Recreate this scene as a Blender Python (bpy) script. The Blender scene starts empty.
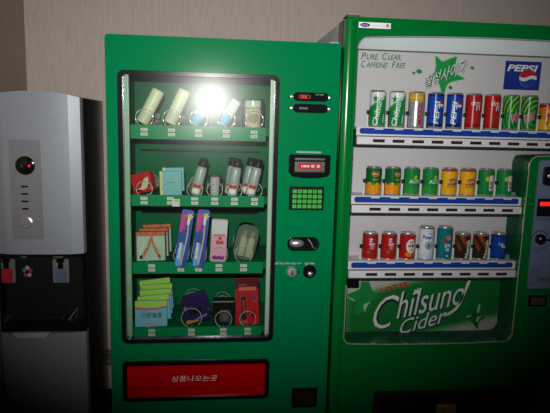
import bpy, bmesh, math, random
from mathutils import Vector, Matrix
from mathutils.geometry import tessellate_polygon
random.seed(7)
PI = math.pi
scene = bpy.context.scene
COL = scene.collection

# ------------------------------------------------------------------ camera, light, exposure
CAM_H = 1.5
cam_data = bpy.data.cameras.new('camera')
cam = bpy.data.objects.new('camera', cam_data)
COL.objects.link(cam)
cam_data.sensor_fit = 'HORIZONTAL'
cam_data.sensor_width = 36.0
cam_data.lens = 36.0 * 543.0 / 550.0
cam_data.clip_start = 0.02
Rm = Matrix(((0.9943220776, -0.0099625925, -0.1059450462),
             (-0.1031417447, 0.1547126170, -0.9825608310),
             (0.0261798885, 0.9879092837, 0.1528066116)))
cam.matrix_world = Matrix.Translation((0, 0, CAM_H)) @ Rm.to_4x4()
scene.camera = cam

world = bpy.data.worlds.new('world')
scene.world = world
world.use_nodes = True
bg = world.node_tree.nodes['Background']
bg.inputs[0].default_value = (1.0, 0.9, 0.8, 1)
bg.inputs[1].default_value = 0.004

fl = bpy.data.lights.new('camera_flash', 'SPOT')
fl.energy = 165.0
fl.color = (1.0, 0.97, 0.93)
fl.shadow_soft_size = 0.012
fl.spot_size = math.radians(82)
fl.spot_blend = 1.0
flash = bpy.data.objects.new('camera_flash', fl)
COL.objects.link(flash)
FLASH = Vector((-0.045, 0.0, 1.633))
flash.location = FLASH
flash.scale = (1.0, 0.84, 1.0)
flash.rotation_euler = (Vector((0.12, 1.8, 1.60)) - FLASH).to_track_quat('-Z', 'Y').to_euler()

vs = scene.view_settings
vs.view_transform = 'Standard'
vs.look = 'None'
vs.exposure = 0.0
vs.gamma = 1.0
vs.use_curve_mapping = False


# ------------------------------------------------------------------ materials
MATS = {}


def mat(name, color, rough=0.5, metal=0.0, spec=0.2, emit=None, estr=0.0, var=0.0, scale=30.0, coat=0.0, bump=0.0):
    if name in MATS:
        return MATS[name]
    m = bpy.data.materials.new(name)
    m.use_nodes = True
    nt = m.node_tree
    b = nt.nodes['Principled BSDF']
    b.inputs['Base Color'].default_value = (*color, 1)
    b.inputs['Roughness'].default_value = rough
    b.inputs['Metallic'].default_value = metal
    b.inputs['Specular IOR Level'].default_value = spec
    b.inputs['Coat Weight'].default_value = coat
    b.inputs['Coat Roughness'].default_value = 0.08
    if emit:
        b.inputs['Emission Color'].default_value = (*emit, 1)
        b.inputs['Emission Strength'].default_value = estr
    if var > 0 or bump > 0:
        tc = nt.nodes.new('ShaderNodeTexCoord')
        nz = nt.nodes.new('ShaderNodeTexNoise')
        nz.inputs['Scale'].default_value = scale
        nz.inputs['Detail'].default_value = 4
        nt.links.new(tc.outputs['Object'], nz.inputs['Vector'])
        if var > 0:
            r = nt.nodes.new('ShaderNodeValToRGB')
            r.color_ramp.elements[0].color = (*[c * (1 - var) for c in color], 1)
            r.color_ramp.elements[1].color = (*[min(1, c * (1 + var)) for c in color], 1)
            r.color_ramp.elements[0].position = 0.3
            r.color_ramp.elements[1].position = 0.7
            nt.links.new(nz.outputs['Fac'], r.inputs['Fac'])
            nt.links.new(r.outputs['Color'], b.inputs['Base Color'])
        if bump > 0:
            bp = nt.nodes.new('ShaderNodeBump')
            bp.inputs['Strength'].default_value = bump
            bp.inputs['Distance'].default_value = 0.002
            nt.links.new(nz.outputs['Fac'], bp.inputs['Height'])
            nt.links.new(bp.outputs['Normal'], b.inputs['Normal'])
    MATS[name] = m
    return m


def clear_mat(name, tint=(1, 1, 1), gloss=0.06, rough=0.03, haze=0.0, haze_rough=0.3, body=0.0, body_col=(1, 1, 1)):
    """thin clear sheet: see-through, mirror-like by Fresnel, with a weak rough gloss imitating the glow round the flash"""
    if name in MATS:
        return MATS[name]
    m = bpy.data.materials.new(name)
    m.use_nodes = True
    nt = m.node_tree
    for n in list(nt.nodes):
        nt.nodes.remove(n)
    out = nt.nodes.new('ShaderNodeOutputMaterial')
    tr = nt.nodes.new('ShaderNodeBsdfTransparent')
    tr.inputs[0].default_value = (*tint, 1)
    cur = tr.outputs[0]
    if body > 0:
        df = nt.nodes.new('ShaderNodeBsdfDiffuse')
        df.inputs[0].default_value = (*body_col, 1)
        mx = nt.nodes.new('ShaderNodeMixShader')
        mx.inputs[0].default_value = body
        nt.links.new(cur, mx.inputs[1])
        nt.links.new(df.outputs[0], mx.inputs[2])
        cur = mx.outputs[0]
    if haze > 0:
        g2 = nt.nodes.new('ShaderNodeBsdfGlossy')
        g2.inputs['Roughness'].default_value = haze_rough
        mx = nt.nodes.new('ShaderNodeMixShader')
        mx.inputs[0].default_value = haze
        nt.links.new(cur, mx.inputs[1])
        nt.links.new(g2.outputs[0], mx.inputs[2])
        cur = mx.outputs[0]
    g = nt.nodes.new('ShaderNodeBsdfGlossy')
    g.inputs['Roughness'].default_value = rough
    fr = nt.nodes.new('ShaderNodeFresnel')
    fr.inputs[0].default_value = 1.45
    mul = nt.nodes.new('ShaderNodeMath')
    mul.operation = 'MULTIPLY'
    mul.inputs[1].default_value = gloss / 0.034
    mul.use_clamp = True
    nt.links.new(fr.outputs[0], mul.inputs[0])
    mx = nt.nodes.new('ShaderNodeMixShader')
    nt.links.new(mul.outputs[0], mx.inputs[0])
    nt.links.new(cur, mx.inputs[1])
    nt.links.new(g.outputs[0], mx.inputs[2])
    nt.links.new(mx.outputs[0], out.inputs[0])
    MATS[name] = m
    return m


def wall_mat(name, color):
    m = bpy.data.materials.new(name)
    m.use_nodes = True
    nt = m.node_tree
    b = nt.nodes['Principled BSDF']
    b.inputs['Roughness'].default_value = 0.6
    tc = nt.nodes.new('ShaderNodeTexCoord')
    mp = nt.nodes.new('ShaderNodeMapping')
    mp.inputs['Scale'].default_value = (260, 260, 12)
    nz = nt.nodes.new('ShaderNodeTexNoise')
    nz.inputs['Scale'].default_value = 1.0
    nz.inputs['Detail'].default_value = 3
    r = nt.nodes.new('ShaderNodeValToRGB')
    r.color_ramp.elements[0].color = (*[c * 0.9 for c in color], 1)
    r.color_ramp.elements[1].color = (*[c * 1.08 for c in color], 1)
    r.color_ramp.elements[0].position = 0.35
    r.color_ramp.elements[1].position = 0.65
    bp = nt.nodes.new('ShaderNodeBump')
    bp.inputs['Strength'].default_value = 0.25
    bp.inputs['Distance'].default_value = 0.002
    nt.links.new(tc.outputs['Object'], mp.inputs['Vector'])
    nt.links.new(mp.outputs[0], nz.inputs['Vector'])
    nt.links.new(nz.outputs['Fac'], r.inputs['Fac'])
    nt.links.new(r.outputs[0], b.inputs['Base Color'])
    nt.links.new(nz.outputs['Fac'], bp.inputs['Height'])
    nt.links.new(bp.outputs[0], b.inputs['Normal'])
    return m


# ------------------------------------------------------------------ mesh builder
class MB:
    def __init__(self):
        self.v, self.f, self.m, self.mats = [], [], [], []

    def slot(self, m):
        if m not in self.mats:
            self.mats.append(m)
        return self.mats.index(m)

    def add(self, vs_, fs, m):
        o = len(self.v)
        self.v += [Vector(p) for p in vs_]
        k = self.slot(m)
        for f in fs:
            self.f.append([i + o for i in f])
            self.m.append(k)
        return self

    def box(self, x0, x1, y0, y1, z0, z1, m):
        vs_ = [(x, y, z) for z in (z0, z1) for y in (y0, y1) for x in (x0, x1)]
        return self.add(vs_, [(0, 2, 3, 1), (4, 5, 7, 6), (0, 1, 5, 4), (2, 6, 7, 3), (0, 4, 6, 2), (1, 3, 7, 5)], m)

    def plate(self, outer, y0, y1, m, holes=(), m_side=None):
        """upright plate, outline in x/z, front at y0, back at y1"""
        loops = [list(outer)] + [list(h) for h in holes]
        pts = [p for l in loops for p in l]
        tris = tessellate_polygon([[Vector((p[0], p[1], 0)) for p in l] for l in loops])
        n = len(pts)

        def area(t):
            a, b, c = (pts[i] for i in t)
            return (b[0] - a[0]) * (c[1] - a[1]) - (b[1] - a[1]) * (c[0] - a[0])
        tris = [t if area(t) > 0 else (t[0], t[2], t[1]) for t in tris if abs(area(t)) > 1e-12]
        vs_ = [(p[0], y0, p[1]) for p in pts] + [(p[0], y1, p[1]) for p in pts]
        self.add(vs_, [], m)
        o = len(self.v) - 2 * n
        k = self.slot(m)
        ks = self.slot(m_side or m)
        for t in tris:
            self.f.append([i + o for i in t]); self.m.append(k)
            self.f.append([o + n + i for i in reversed(t)]); self.m.append(k)
        s = 0
        for li, l in enumerate(loops):
            A = sum(l[i][0] * l[(i + 1) % len(l)][1] - l[(i + 1) % len(l)][0] * l[i][1] for i in range(len(l)))
            ccw = A > 0
            if li > 0:
                ccw = not ccw
            for i in range(len(l)):
                a, b = s + i, s + (i + 1) % len(l)
                q = [a, a + n, b + n, b] if ccw else [a, b, b + n, a + n]
                self.f.append([o + t for t in q]); self.m.append(ks)
            s += len(l)
        return self

    def flat(self, outer, y, m):
        """printed shape: one sheet facing -y"""
        pts = list(outer)
        tris = tessellate_polygon([[Vector((p[0], p[1], 0)) for p in pts]])
        out = []
        for t in tris:
            a, b, c = (pts[i] for i in t)
            A = (b[0] - a[0]) * (c[1] - a[1]) - (b[1] - a[1]) * (c[0] - a[0])
            out.append(t if A > 0 else (t[0], t[2], t[1]))
        return self.add([(p[0], y, p[1]) for p in pts], out, m)

    def lathe(self, prof, mf, seg=32, c=(0, 0, 0), axis='z'):
        """prof: (r, z) list; mf: material or function(i_ring, angle)"""
        vs_ = []
        for r, z in prof:
            for k in range(seg):
                a = 2 * PI * k / seg
                p = (r * math.sin(a), -r * math.cos(a), z)
                if axis == 'y':
                    p = (p[0], p[2], -p[1]) if False else (r * math.sin(a), z, r * math.cos(a))
                vs_.append((p[0] + c[0], p[1] + c[1], p[2] + c[2]))
        o = len(self.v)
        self.v += [Vector(p) for p in vs_]
        for i in range(len(prof) - 1):
            for k in range(seg):
                k2 = (k + 1) % seg
                q = [i * seg + k, i * seg + k2, (i + 1) * seg + k2, (i + 1) * seg + k]
                m = mf(i, 2 * PI * (k + 0.5) / seg) if callable(mf) else mf
                self.f.append([t + o for t in q]); self.m.append(self.slot(m))
        m0 = mf(0, 0) if callable(mf) else mf
        m1 = mf(len(prof) - 2, 0) if callable(mf) else mf
        if prof[0][0] > 1e-6:
            self.f.append([o + k for k in reversed(range(seg))]); self.m.append(self.slot(m0))
        if prof[-1][0] > 1e-6:
            self.f.append([o + (len(prof) - 1) * seg + k for k in range(seg)]); self.m.append(self.slot(m1))
        return self

    def tube(self, path, r, m, seg=8, closed=False):
        P = [Vector(p) for p in path]
        n = len(P)
        o = len(self.v)
        up = Vector((0.13, 0.21, 0.97)).normalized()
        for i in range(n):
            a = P[(i - 1) % n] if closed or i > 0 else P[i]
            b = P[(i + 1) % n] if closed or i < n - 1 else P[i]
            t = (b - a).normalized()
            s = t.cross(up)
            if s.length < 1e-3:
                s = t.cross(Vector((1, 0, 0)))
            s.normalize()
            u = s.cross(t)
            for k in range(seg):
                an = 2 * PI * k / seg
                self.v.append(P[i] + s * (r * math.cos(an)) + u * (r * math.sin(an)))
        km = self.slot(m)
        for i in range(n if closed else n - 1):
            j = (i + 1) % n
            for k in range(seg):
                k2 = (k + 1) % seg
                self.f.append([o + i * seg + k, o + j * seg + k, o + j * seg + k2, o + i * seg + k2]); self.m.append(km)
        if not closed:
            self.f.append([o + k for k in range(seg)]); self.m.append(km)
            self.f.append([o + (n - 1) * seg + k for k in reversed(range(seg))]); self.m.append(km)
        return self

    def sphere(self, c, rx, ry, rz, m, seg=16, rings=10):
        prof = [(max(1e-7, math.sin(PI * i / rings)), -math.cos(PI * i / rings)) for i in range(rings + 1)]
        o = len(self.v)
        self.lathe(prof, m, seg)
        for i in range(o, len(self.v)):
            p = self.v[i]
            self.v[i] = Vector((c[0] + p.x * rx, c[1] + p.y * ry, c[2] + p.z * rz))
        return self

    def xf(self, fn):
        self.v = [Vector(fn(p)) for p in self.v]
        return self

    def build(self, name, parent=None, bevel=0.0, seg=2, smooth=False, local=False, angle=35):
        me = bpy.data.meshes.new(name)
        off = Vector((0, 0, 0))
        if parent is not None and not local:
            p = parent
            while p is not None:
                off += p.location
                p = p.parent
        me.from_pydata([tuple(p - off) for p in self.v], [], self.f)
        for m in self.mats:
            me.materials.append(m)
        me.polygons.foreach_set('material_index', self.m)
        if smooth or bevel > 0:
            me.polygons.foreach_set('use_smooth', [True] * len(me.polygons))
            me.set_sharp_from_angle(angle=math.radians(angle))
        me.update()
        ob = bpy.data.objects.new(name, me)
        COL.objects.link(ob)
        if parent is not None:
            ob.parent = parent
        if bevel > 0:
            b = ob.modifiers.new('bevel', 'BEVEL')
            b.width = bevel; b.segments = seg
            b.limit_method = 'ANGLE'; b.angle_limit = math.radians(50)
            b.harden_normals = True
        return ob


def sliced(vs_, fs, step=0.0022):
    """cut flat x/z faces into narrow upright strips so they can follow a curve"""
    bm = bmesh.new()
    bv = [bm.verts.new((p[0], 0.0, p[1])) for p in vs_]
    for f in fs:
        if len(set(f)) > 2:
            try:
                bm.faces.new([bv[i] for i in f])
            except ValueError:
                pass
    x0 = min(p[0] for p in vs_); x1 = max(p[0] for p in vs_)
    n = max(1, int((x1 - x0) / step))
    for k in range(1, n):
        bmesh.ops.bisect_plane(bm, geom=bm.verts[:] + bm.edges[:] + bm.faces[:], dist=1e-7, plane_co=(x0 + (x1 - x0) * k / n, 0, 0), plane_no=(1, 0, 0))
    bm.verts.index_update()
    out = [(v.co.x, v.co.z) for v in bm.verts]
    fo = [[v.index for v in f.verts] for f in bm.faces]
    bm.free()
    return out, fo


def wrapflat(pts, r, m):
    b = MB().flat(pts, 0, m)
    v, f = sliced([(p.x, p.z) for p in b.v], b.f)
    return MB().add([(r * math.sin(x / r), -r * math.cos(x / r), z) for x, z in v], f, m)


def rrect(x0, x1, z0, z1, r, n=6):
    out = []
    for cx, cz, a0 in ((x1 - r, z1 - r, 0), (x0 + r, z1 - r, 90), (x0 + r, z0 + r, 180), (x1 - r, z0 + r, 270)):
        for k in range(n + 1):
            a = math.radians(a0 + 90 * k / n)
            out.append((cx + r * math.cos(a), cz + r * math.sin(a)))
    return out


def ell(cx, cz, rx, rz, n=24, rot=0.0):
    c, s = math.cos(rot), math.sin(rot)
    return [(cx + rx * math.cos(t) * c - rz * math.sin(t) * s, cz + rx * math.cos(t) * s + rz * math.sin(t) * c)
            for t in (2 * PI * k / n for k in range(n))]


def smooth_poly(pts, n=4):
    """Catmull-Rom through the points (closed)"""
    out = []
    N = len(pts)
    for i in range(N):
        p0, p1, p2, p3 = (Vector(pts[(i + k - 1) % N]) for k in range(4))
        for k in range(n):
            t = k / n
            out.append(tuple(0.5 * ((2 * p1) + (p2 - p0) * t + (2 * p0 - 5 * p1 + 4 * p2 - p3) * t * t + (3 * p1 - p0 - 3 * p2 + p3) * t ** 3)))
    return out


def tag(o, label=None, cat=None, group=None, kind=None):
    if label: o['label'] = label
    if cat: o['category'] = cat
    if group: o['group'] = group
    if kind: o['kind'] = kind
    return o


def empty(name, loc, label=None, cat=None, group=None, rot=(0, 0, 0)):
    o = bpy.data.objects.new(name, None)
    o.empty_display_size = 0.05
    COL.objects.link(o)
    o.location = loc
    o.rotation_euler = rot
    return tag(o, label, cat, group)


def copy_thing(o, loc=None, rot=None, label=None, group=None):
    c = o.copy(); COL.objects.link(c)
    if loc is not None: c.location = loc
    if rot is not None: c.rotation_euler = rot
    for ch in list(o.children):
        d = ch.copy(); COL.objects.link(d); d.parent = c
        for g in list(ch.children):
            e = g.copy(); COL.objects.link(e); e.parent = d
    return tag(c, label, None, group)


def textmesh(body, shear=0.0, bold=0.0, spacing=1.0, res=3):
    cu = bpy.data.curves.new('lettering', 'FONT')
    cu.body = body
    cu.size = 1.0
    cu.shear = shear
    cu.offset = bold
    cu.space_character = spacing
    cu.resolution_u = res
    ob = bpy.data.objects.new('lettering', cu)
    COL.objects.link(ob)
    dg = bpy.context.evaluated_depsgraph_get()
    dg.update()
    me = bpy.data.meshes.new_from_object(ob.evaluated_get(dg))
    v = [(p.co.x, p.co.y) for p in me.vertices]
    f = []
    for p in me.polygons:
        ids = list(p.vertices)
        A = sum(v[ids[i]][0] * v[ids[(i + 1) % len(ids)]][1] - v[ids[(i + 1) % len(ids)]][0] * v[ids[i]][1] for i in range(len(ids)))
        f.append(ids if A > 0 else ids[::-1])
    bpy.data.objects.remove(ob)
    bpy.data.curves.remove(cu)
    bpy.data.meshes.remove(me)
    return v, f


def text_to(mb, body, m, box, y, shear=0.0, bold=0.0, rot=0.0, spacing=1.0, warp=None, keep=False, wrap=None, res=3):
    """lay flat lettering into the x/z box (x0, x1, z0, z1) at depth y, turned by rot about the box centre; wrap=r rolls it round a can"""
    v, f = textmesh(body, shear, bold, spacing, res)
    if not v:
        return mb
    x0 = min(p[0] for p in v); x1 = max(p[0] for p in v)
    y0 = min(p[1] for p in v); y1 = max(p[1] for p in v)
    bx0, bx1, bz0, bz1 = box or (0, 1, 0, 1)
    sx = (bx1 - bx0) / (x1 - x0); sz = (bz1 - bz0) / (y1 - y0)
    if keep:
        sx = sz = min(sx, sz)
    cx, cz = (bx0 + bx1) / 2, (bz0 + bz1) / 2
    w, h = (x1 - x0) * sx, (y1 - y0) * sz
    c, s = math.cos(rot), math.sin(rot)
    out = []
    for p in v:
        u = (p[0] - x0) * sx - w / 2
        t = (p[1] - y0) * sz - h / 2
        if warp:
            u, t = warp(u / w + 0.5, t / h + 0.5)
        else:
            u, t = cx + u * c - t * s, cz + u * s + t * c
        out.append((u, t))
    if wrap:
        out, f = sliced(out, f)
        out = [(wrap * math.sin(u / wrap), -wrap * math.cos(u / wrap), t) for u, t in out]
    else:
        out = [(u, y, t) for u, t in out]
    return mb.add(out, f, m)


# common materials
M_green = mat('green_paint', (0.0, 0.160, 0.052), 0.16, spec=0.12)
M_green2 = mat('leaf_green_paint', (0.0, 0.13, 0.022), 0.20, spec=0.3)
M_greenin = mat('green_lining', (0.0, 0.13, 0.048), 0.5, spec=0.08, var=0.15, scale=12)
M_black = mat('black_rubber', (0.006, 0.006, 0.008), 0.2, spec=0.25)
M_blackg = mat('black_gloss', (0.006, 0.006, 0.008), 0.12, spec=0.5)
M_dark = mat('dark_plastic', (0.006, 0.005, 0.005), 0.35, spec=0.15)
M_grey_metal = mat('galvanised_side', (0.50, 0.54, 0.51), 0.45, metal=0.0, var=0.12, scale=8)
M_chrome = mat('chrome', (0.75, 0.75, 0.76), 0.30, metal=0.85)
M_steel = mat('steel_wire', (0.74, 0.72, 0.62), 0.3, metal=0.45)
M_white = mat('white_plastic', (0.72, 0.71, 0.73), 0.35, spec=0.4)
M_panel = mat('white_backing', (0.60, 0.575, 0.595), 0.4, spec=0.25, var=0.03, scale=6)
M_header = mat('lamp_cover', (0.74, 0.80, 0.83), 0.35, spec=0.3)
M_blue = mat('blue_strip', (0.006, 0.045, 0.33), 0.35, spec=0.4)
M_print_white = mat('white_print', (0.75, 0.75, 0.74), 0.5, spec=0.2)
M_print_grey = mat('grey_print', (0.35, 0.37, 0.38), 0.5, spec=0.2)
M_print_dark = mat('dark_print', (0.012, 0.03, 0.02), 0.5, spec=0.2)
M_print_green = mat('green_print', (0.01, 0.24, 0.05), 0.5, spec=0.2)
M_print_pale = mat('pale_green_print', (0.30, 0.62, 0.32), 0.5, spec=0.2)
M_print_red = mat('red_print', (0.55, 0.012, 0.02), 0.5, spec=0.2)
M_led_red = mat('red_led', (0.2, 0.0, 0.0), 0.4, emit=(1, 0.02, 0.02), estr=0.9)
M_led_dim = mat('dim_red_led', (0.1, 0.0, 0.0), 0.4, emit=(1, 0.03, 0.03), estr=0.22)
M_glass = clear_mat('window_glass', (0.93, 0.96, 0.94), gloss=0.05, rough=0.028, haze=0.009, haze_rough=0.23)  # haze stands in for the bloom round the flash reflection
M_acryl = clear_mat('acrylic_pane', (0.93, 0.94, 0.94), gloss=0.035, rough=0.02)
M_wrap = clear_mat('clear_wrap', (0.95, 0.96, 0.95), gloss=0.035, rough=0.05, body=0.03, body_col=(0.6, 0.65, 0.6))
M_case = clear_mat('clear_case', (0.90, 0.93, 0.88), gloss=0.12, rough=0.10, body=0.16, body_col=(0.5, 0.55, 0.48))

# ------------------------------------------------------------------ the room
WY = 2.72
WX = -0.895
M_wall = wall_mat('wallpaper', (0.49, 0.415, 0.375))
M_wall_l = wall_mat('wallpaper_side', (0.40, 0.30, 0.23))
tag(MB().box(WX - 0.1, 3.2, WY, WY + 0.1, 0, 2.6, M_wall).build('wall_back'), kind='structure')
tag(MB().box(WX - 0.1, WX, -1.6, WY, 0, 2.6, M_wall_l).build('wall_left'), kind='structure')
M_floor = mat('floor_tile', (0.10, 0.085, 0.07), 0.35, var=0.2, scale=5)
tag(MB().box(WX - 0.1, 3.2, -1.6, WY + 0.1, -0.1, 0, M_floor).build('floor'), kind='structure')
tag(MB().box(WX, 3.2, WY - 0.012, WY, 0, 0.112, M_dark).build('baseboard_back', bevel=0.003), kind='structure')

# small water valve on the wall strip between the dispenser and the snack machine
wv = empty('water_valve', (-0.535, WY, 0.297), 'small grey metal water valve low on the wall between dispenser and snack machine', 'valve')
M_valve = mat('grey_valve_metal', (0.22, 0.21, 0.20), 0.4, metal=0.5)
MB().lathe([(0.022, -0.03), (0.022, -0.024), (0.012, -0.022), (0.012, 0.0)], M_valve, 20, axis='y', c=(-0.535, WY, 0.297)).build('valve_body', wv, smooth=True)
MB().box(-0.552, -0.512, WY - 0.034, WY - 0.022, 0.326, 0.336, M_valve).build('handle', wv, bevel=0.002)
MB().box(-0.545, -0.515, WY - 0.036, WY - 0.020, 0.255, 0.266, M_valve).build('outlet_nut', wv, bevel=0.002)

# ------------------------------------------------------------------ water dispenser
DX0, DX1, DYF, DYB = -0.886, -0.540, 2.235, 2.66
wd = empty('water_dispenser', ((DX0 + DX1) / 2, 2.43, 0), 'tall silver and black floor standing water dispenser in the left corner', 'water dispenser')
M_silver = mat('silver_paint', (0.31, 0.335, 0.38), 0.40, metal=0.15, spec=0.5, var=0.03, scale=40)
M_silver_lo = mat('grey_lower_paint', (0.27, 0.27, 0.285), 0.4, metal=0.1, spec=0.4)
M_dside = mat('black_side_panel', (0.012, 0.013, 0.014), 0.22, spec=0.5)


def disp_top(x):
    t = (x - (DX0 + DX1) / 2) / ((DX1 - DX0) / 2)
    return 1.597 - 0.020 * t * t


xs = [DX0 + (DX1 - DX0) * i / 14 for i in range(15)]
outline = [(DX0, 0.0), (DX1, 0.0)] + [(x, disp_top(x)) for x in reversed(xs)]
recess = rrect(DX0 + 0.012, DX1 - 0.012, 0.655, 0.935, 0.01)
MB().plate(outline, DYF + 0.05, DYB, M_dside).build('cabinet', wd, bevel=0.006)
# recess housing: black frame ring in front of the cabinet with the opening
ring = [(DX0 + 0.002, 0.612), (DX1 - 0.002, 0.612), (DX1 - 0.002, 0.945), (DX0 + 0.002, 0.945)]
MB().plate(ring, DYF + 0.012, DYF + 0.0495, M_blackg, holes=[recess]).build('dispensing_recess', wd)
# upper silver front, bowed with a facet near each edge


def front_shell(z0, ztop, m, name):
    prof = [(DX0, DYF + 0.030), (DX0 + 0.004, DYF + 0.014), (DX0 + 0.046, DYF), (DX1 - 0.046, DYF), (DX1 - 0.004, DYF + 0.014), (DX1, DYF + 0.030)]
    pts = []
    for i in range(len(prof) - 1):
        n = 8 if i == 2 else 2
        for k in range(n):
            t = k / n
            x = prof[i][0] + (prof[i + 1][0] - prof[i][0]) * t
            yy = prof[i][1] + (prof[i + 1][1] - prof[i][1]) * t
            if i == 2:
                yy -= 0.006 * (1 - (2 * t - 1) ** 2)
            pts.append((x, yy))
    pts.append(prof[-1])
    mb = MB()
    vs_, fs = [], []
    n = len(pts)
    for x, yy in pts:
        zt = ztop(x) if callable(ztop) else ztop
        vs_ += [(x, yy, z0), (x, yy, zt), (x, DYF + 0.0495, z0), (x, DYF + 0.0495, zt)]
    for i in range(n - 1):
        a, b = 4 * i, 4 * i + 4
        fs += [(a, b, b + 1, a + 1), (a + 2, a + 3, b + 3, b + 2), (a + 1, b + 1, b + 3, a + 3), (a, a + 2, b + 2, b)]
    fs += [(0, 1, 3, 2), (4 * n - 4, 4 * n - 2, 4 * n - 1, 4 * n - 3)]
    mb.add(vs_, fs, m)
    return mb.build(name, wd, smooth=True, angle=12)


front_shell(0.947, disp_top, M_silver, 'upper_front')
front_shell(0.03, 0.610, M_silver_lo, 'lower_front')
# handle strip on the lower front's top edge
MB().plate([(-0.834, 0.617), (-0.681, 0.617), (-0.700, 0.594), (-0.815, 0.594)], DYF - 0.014, DYF + 0.002, mat('pale_handle', (0.42, 0.40, 0.38), 0.4)).build('door_handle', wd, bevel=0.002)
# control plate
YP = DYF - 0.0085
cp = MB().plate(rrect(-0.813, -0.694, 1.011, 1.408, 0.006), YP, YP + 0.006, mat('control_plate', (0.26, 0.26, 0.275), 0.4, metal=0.2)).build('control_panel', wd)
MB().lathe([(0.037, 0.0), (0.037, -0.002), (0.034, -0.004), (0.0001, -0.004)], M_blackg, 32, axis='y', c=(-0.753, YP, 1.307)).build('round_display', cp, smooth=True)
for dx, st in ((-0.012, mat('unlit_light', (0.05, 0.06, 0.05), 0.4)), (0.016, M_led_red)):
    MB().flat(ell(-0.753 + dx, 1.306, 0.0045, 0.006, 12), YP - 0.0045, st).build('indicator_light', cp)
for k in range(4):
    z = 1.2243 - k * 0.0297
    MB().box(-0.772, -0.746, YP - 0.003, YP, z - 0.004, z + 0.003, M_dark).build('select_key', cp, bevel=0.001)
MB().lathe([(0.024, 0.0), (0.024, -0.004), (0.019, -0.006), (0.017, -0.003), (0.0001, -0.003)], M_chrome, 28, axis='y', c=(-0.757, YP, 1.079)).build('round_button', cp, smooth=True)
text_to(MB(), 'WATER', mat('blue_print', (0.05, 0.22, 0.45), 0.5), (-0.782, -0.728, 1.378, 1.387), YP - 0.0006, shear=0.2).build('lettering', cp)
# taps
for cx, lev, nm in ((-0.853, mat('red_lever', (0.42, 0.02, 0.025), 0.35), 'hot_tap'), (-0.640, mat('blue_grey_lever', (0.10, 0.13, 0.22), 0.35), 'cold_tap')):
    tp = MB().plate(rrect(cx - 0.032, cx + 0.032, 0.82, 0.92, 0.006), DYF + 0.022, DYF + 0.030, mat('tap_plate', (0.24, 0.25, 0.26), 0.35, metal=0.4)).build(nm, wd, bevel=0.002)
    MB().lathe([(0.011, 0.0), (0.011, 0.022), (0.016, 0.026), (0.016, 0.034)], M_blackg, 20, c=(cx + 0.003, DYF + 0.006, 0.888)).build('nozzle', tp, smooth=True)
    MB().box(cx - 0.020, cx + 0.022, DYF + 0.012, DYF + 0.022, 0.824, 0.882, lev).build('lever', tp, bevel=0.003)
    MB().box(cx - 0.013, cx - 0.002, DYF + 0.0145, DYF + 0.022, 0.893, 0.912, M_white).build('spout_tag', tp, bevel=0.001)
text_to(MB(), 'HOT', M_print_grey, (-0.790, -0.770, 0.9285, 0.935), DYF + 0.0115).build('lettering', wd)
text_to(MB(), 'COLD', M_print_grey, (-0.665, -0.628, 0.9285, 0.935), DYF + 0.0115).build('lettering', wd)
# round sticker of a red and white blossom
st = MB()
for k in range(5):
    a = 2 * PI * k / 5 + 0.3
    st.flat(ell(-0.782 + 0.013 * math.cos(a), 0.860 + 0.017 * math.sin(a), 0.0085, 0.0085, 12), DYF + 0.0488,
            [mat('red_petal', (0.45, 0.03, 0.03), 0.5), M_print_grey, mat('green_petal', (0.10, 0.16, 0.12), 0.5)][k % 3])
st.flat(ell(-0.782, 0.860, 0.006, 0.006, 12), DYF + 0.0484, M_dark)
tag(st.build('blossom_sticker', wd), 'round red and grey sticker in the dark recess')
# drip tray
dt = MB().plate(rrect(-0.83, -0.60, 0.655, 0.676, 0.008), DYF - 0.02, DYF + 0.048, M_blackg).build('drip_tray', wd, bevel=0.004)
MB().box(-0.80, -0.63, DYF - 0.012, DYF + 0.04, 0.6765, 0.679, mat('drip_grille', (0.05, 0.05, 0.055), 0.3, metal=0.6)).build('drip_cover', dt)

# ------------------------------------------------------------------ snack machine (left green machine)
LX0, LX1, LZ = -0.355, 0.398, 1.760
YF = 1.80
sm = empty('snack_vending_machine', ((LX0 + LX1) / 2, 2.2, 0), 'dark green snack and toiletries vending machine with one tall glass window', 'vending machine')
WO = (-0.318, 0.199, 0.743, 1.652)      # gasket outside
WI = (-0.302, 0.184, 0.758, 1.638)      # glass
hole = rrect(WO[0] + 0.004, WO[1] - 0.004, WO[2] + 0.004, WO[3] - 0.004, 0.018)
redhole = rrect(-0.311, 0.182, 0.537, 0.671, 0.010)
front_out = rrect(LX0, LX1, 0.06, LZ, 0.012)
MB().plate(front_out, YF, YF + 0.045, M_green, holes=[hole, redhole]).build('front_door', sm, bevel=0.010, seg=4)
# cabinet shell: sides, top, bottom, back
SH = MB()
SH.plate([(LX0 + 0.004, 0.03), (LX1 - 0.004, 0.03), (LX1 - 0.004, LZ - 0.004), (LX0 + 0.004, LZ - 0.004)], YF + 0.0455, 2.16, M_greenin,
         holes=[[(-0.318, 0.70), (0.206, 0.70), (0.206, 1.69), (-0.318, 1.69)]])
SH.box(LX0 + 0.004, LX1 - 0.004, 2.1605, 2.60, 0.03, LZ - 0.004, M_greenin)
SH.build('cabinet', sm)
for sx in (LX0 + 0.05, LX1 - 0.09):
    for sy in (YF + 0.08, 2.52):
        MB().lathe([(0.022, 0.0), (0.022, 0.01), (0.012, 0.012), (0.012, 0.031)], M_dark, 16, c=(sx + 0.02, sy, 0.0)).build('leg', sm, smooth=True)
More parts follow.
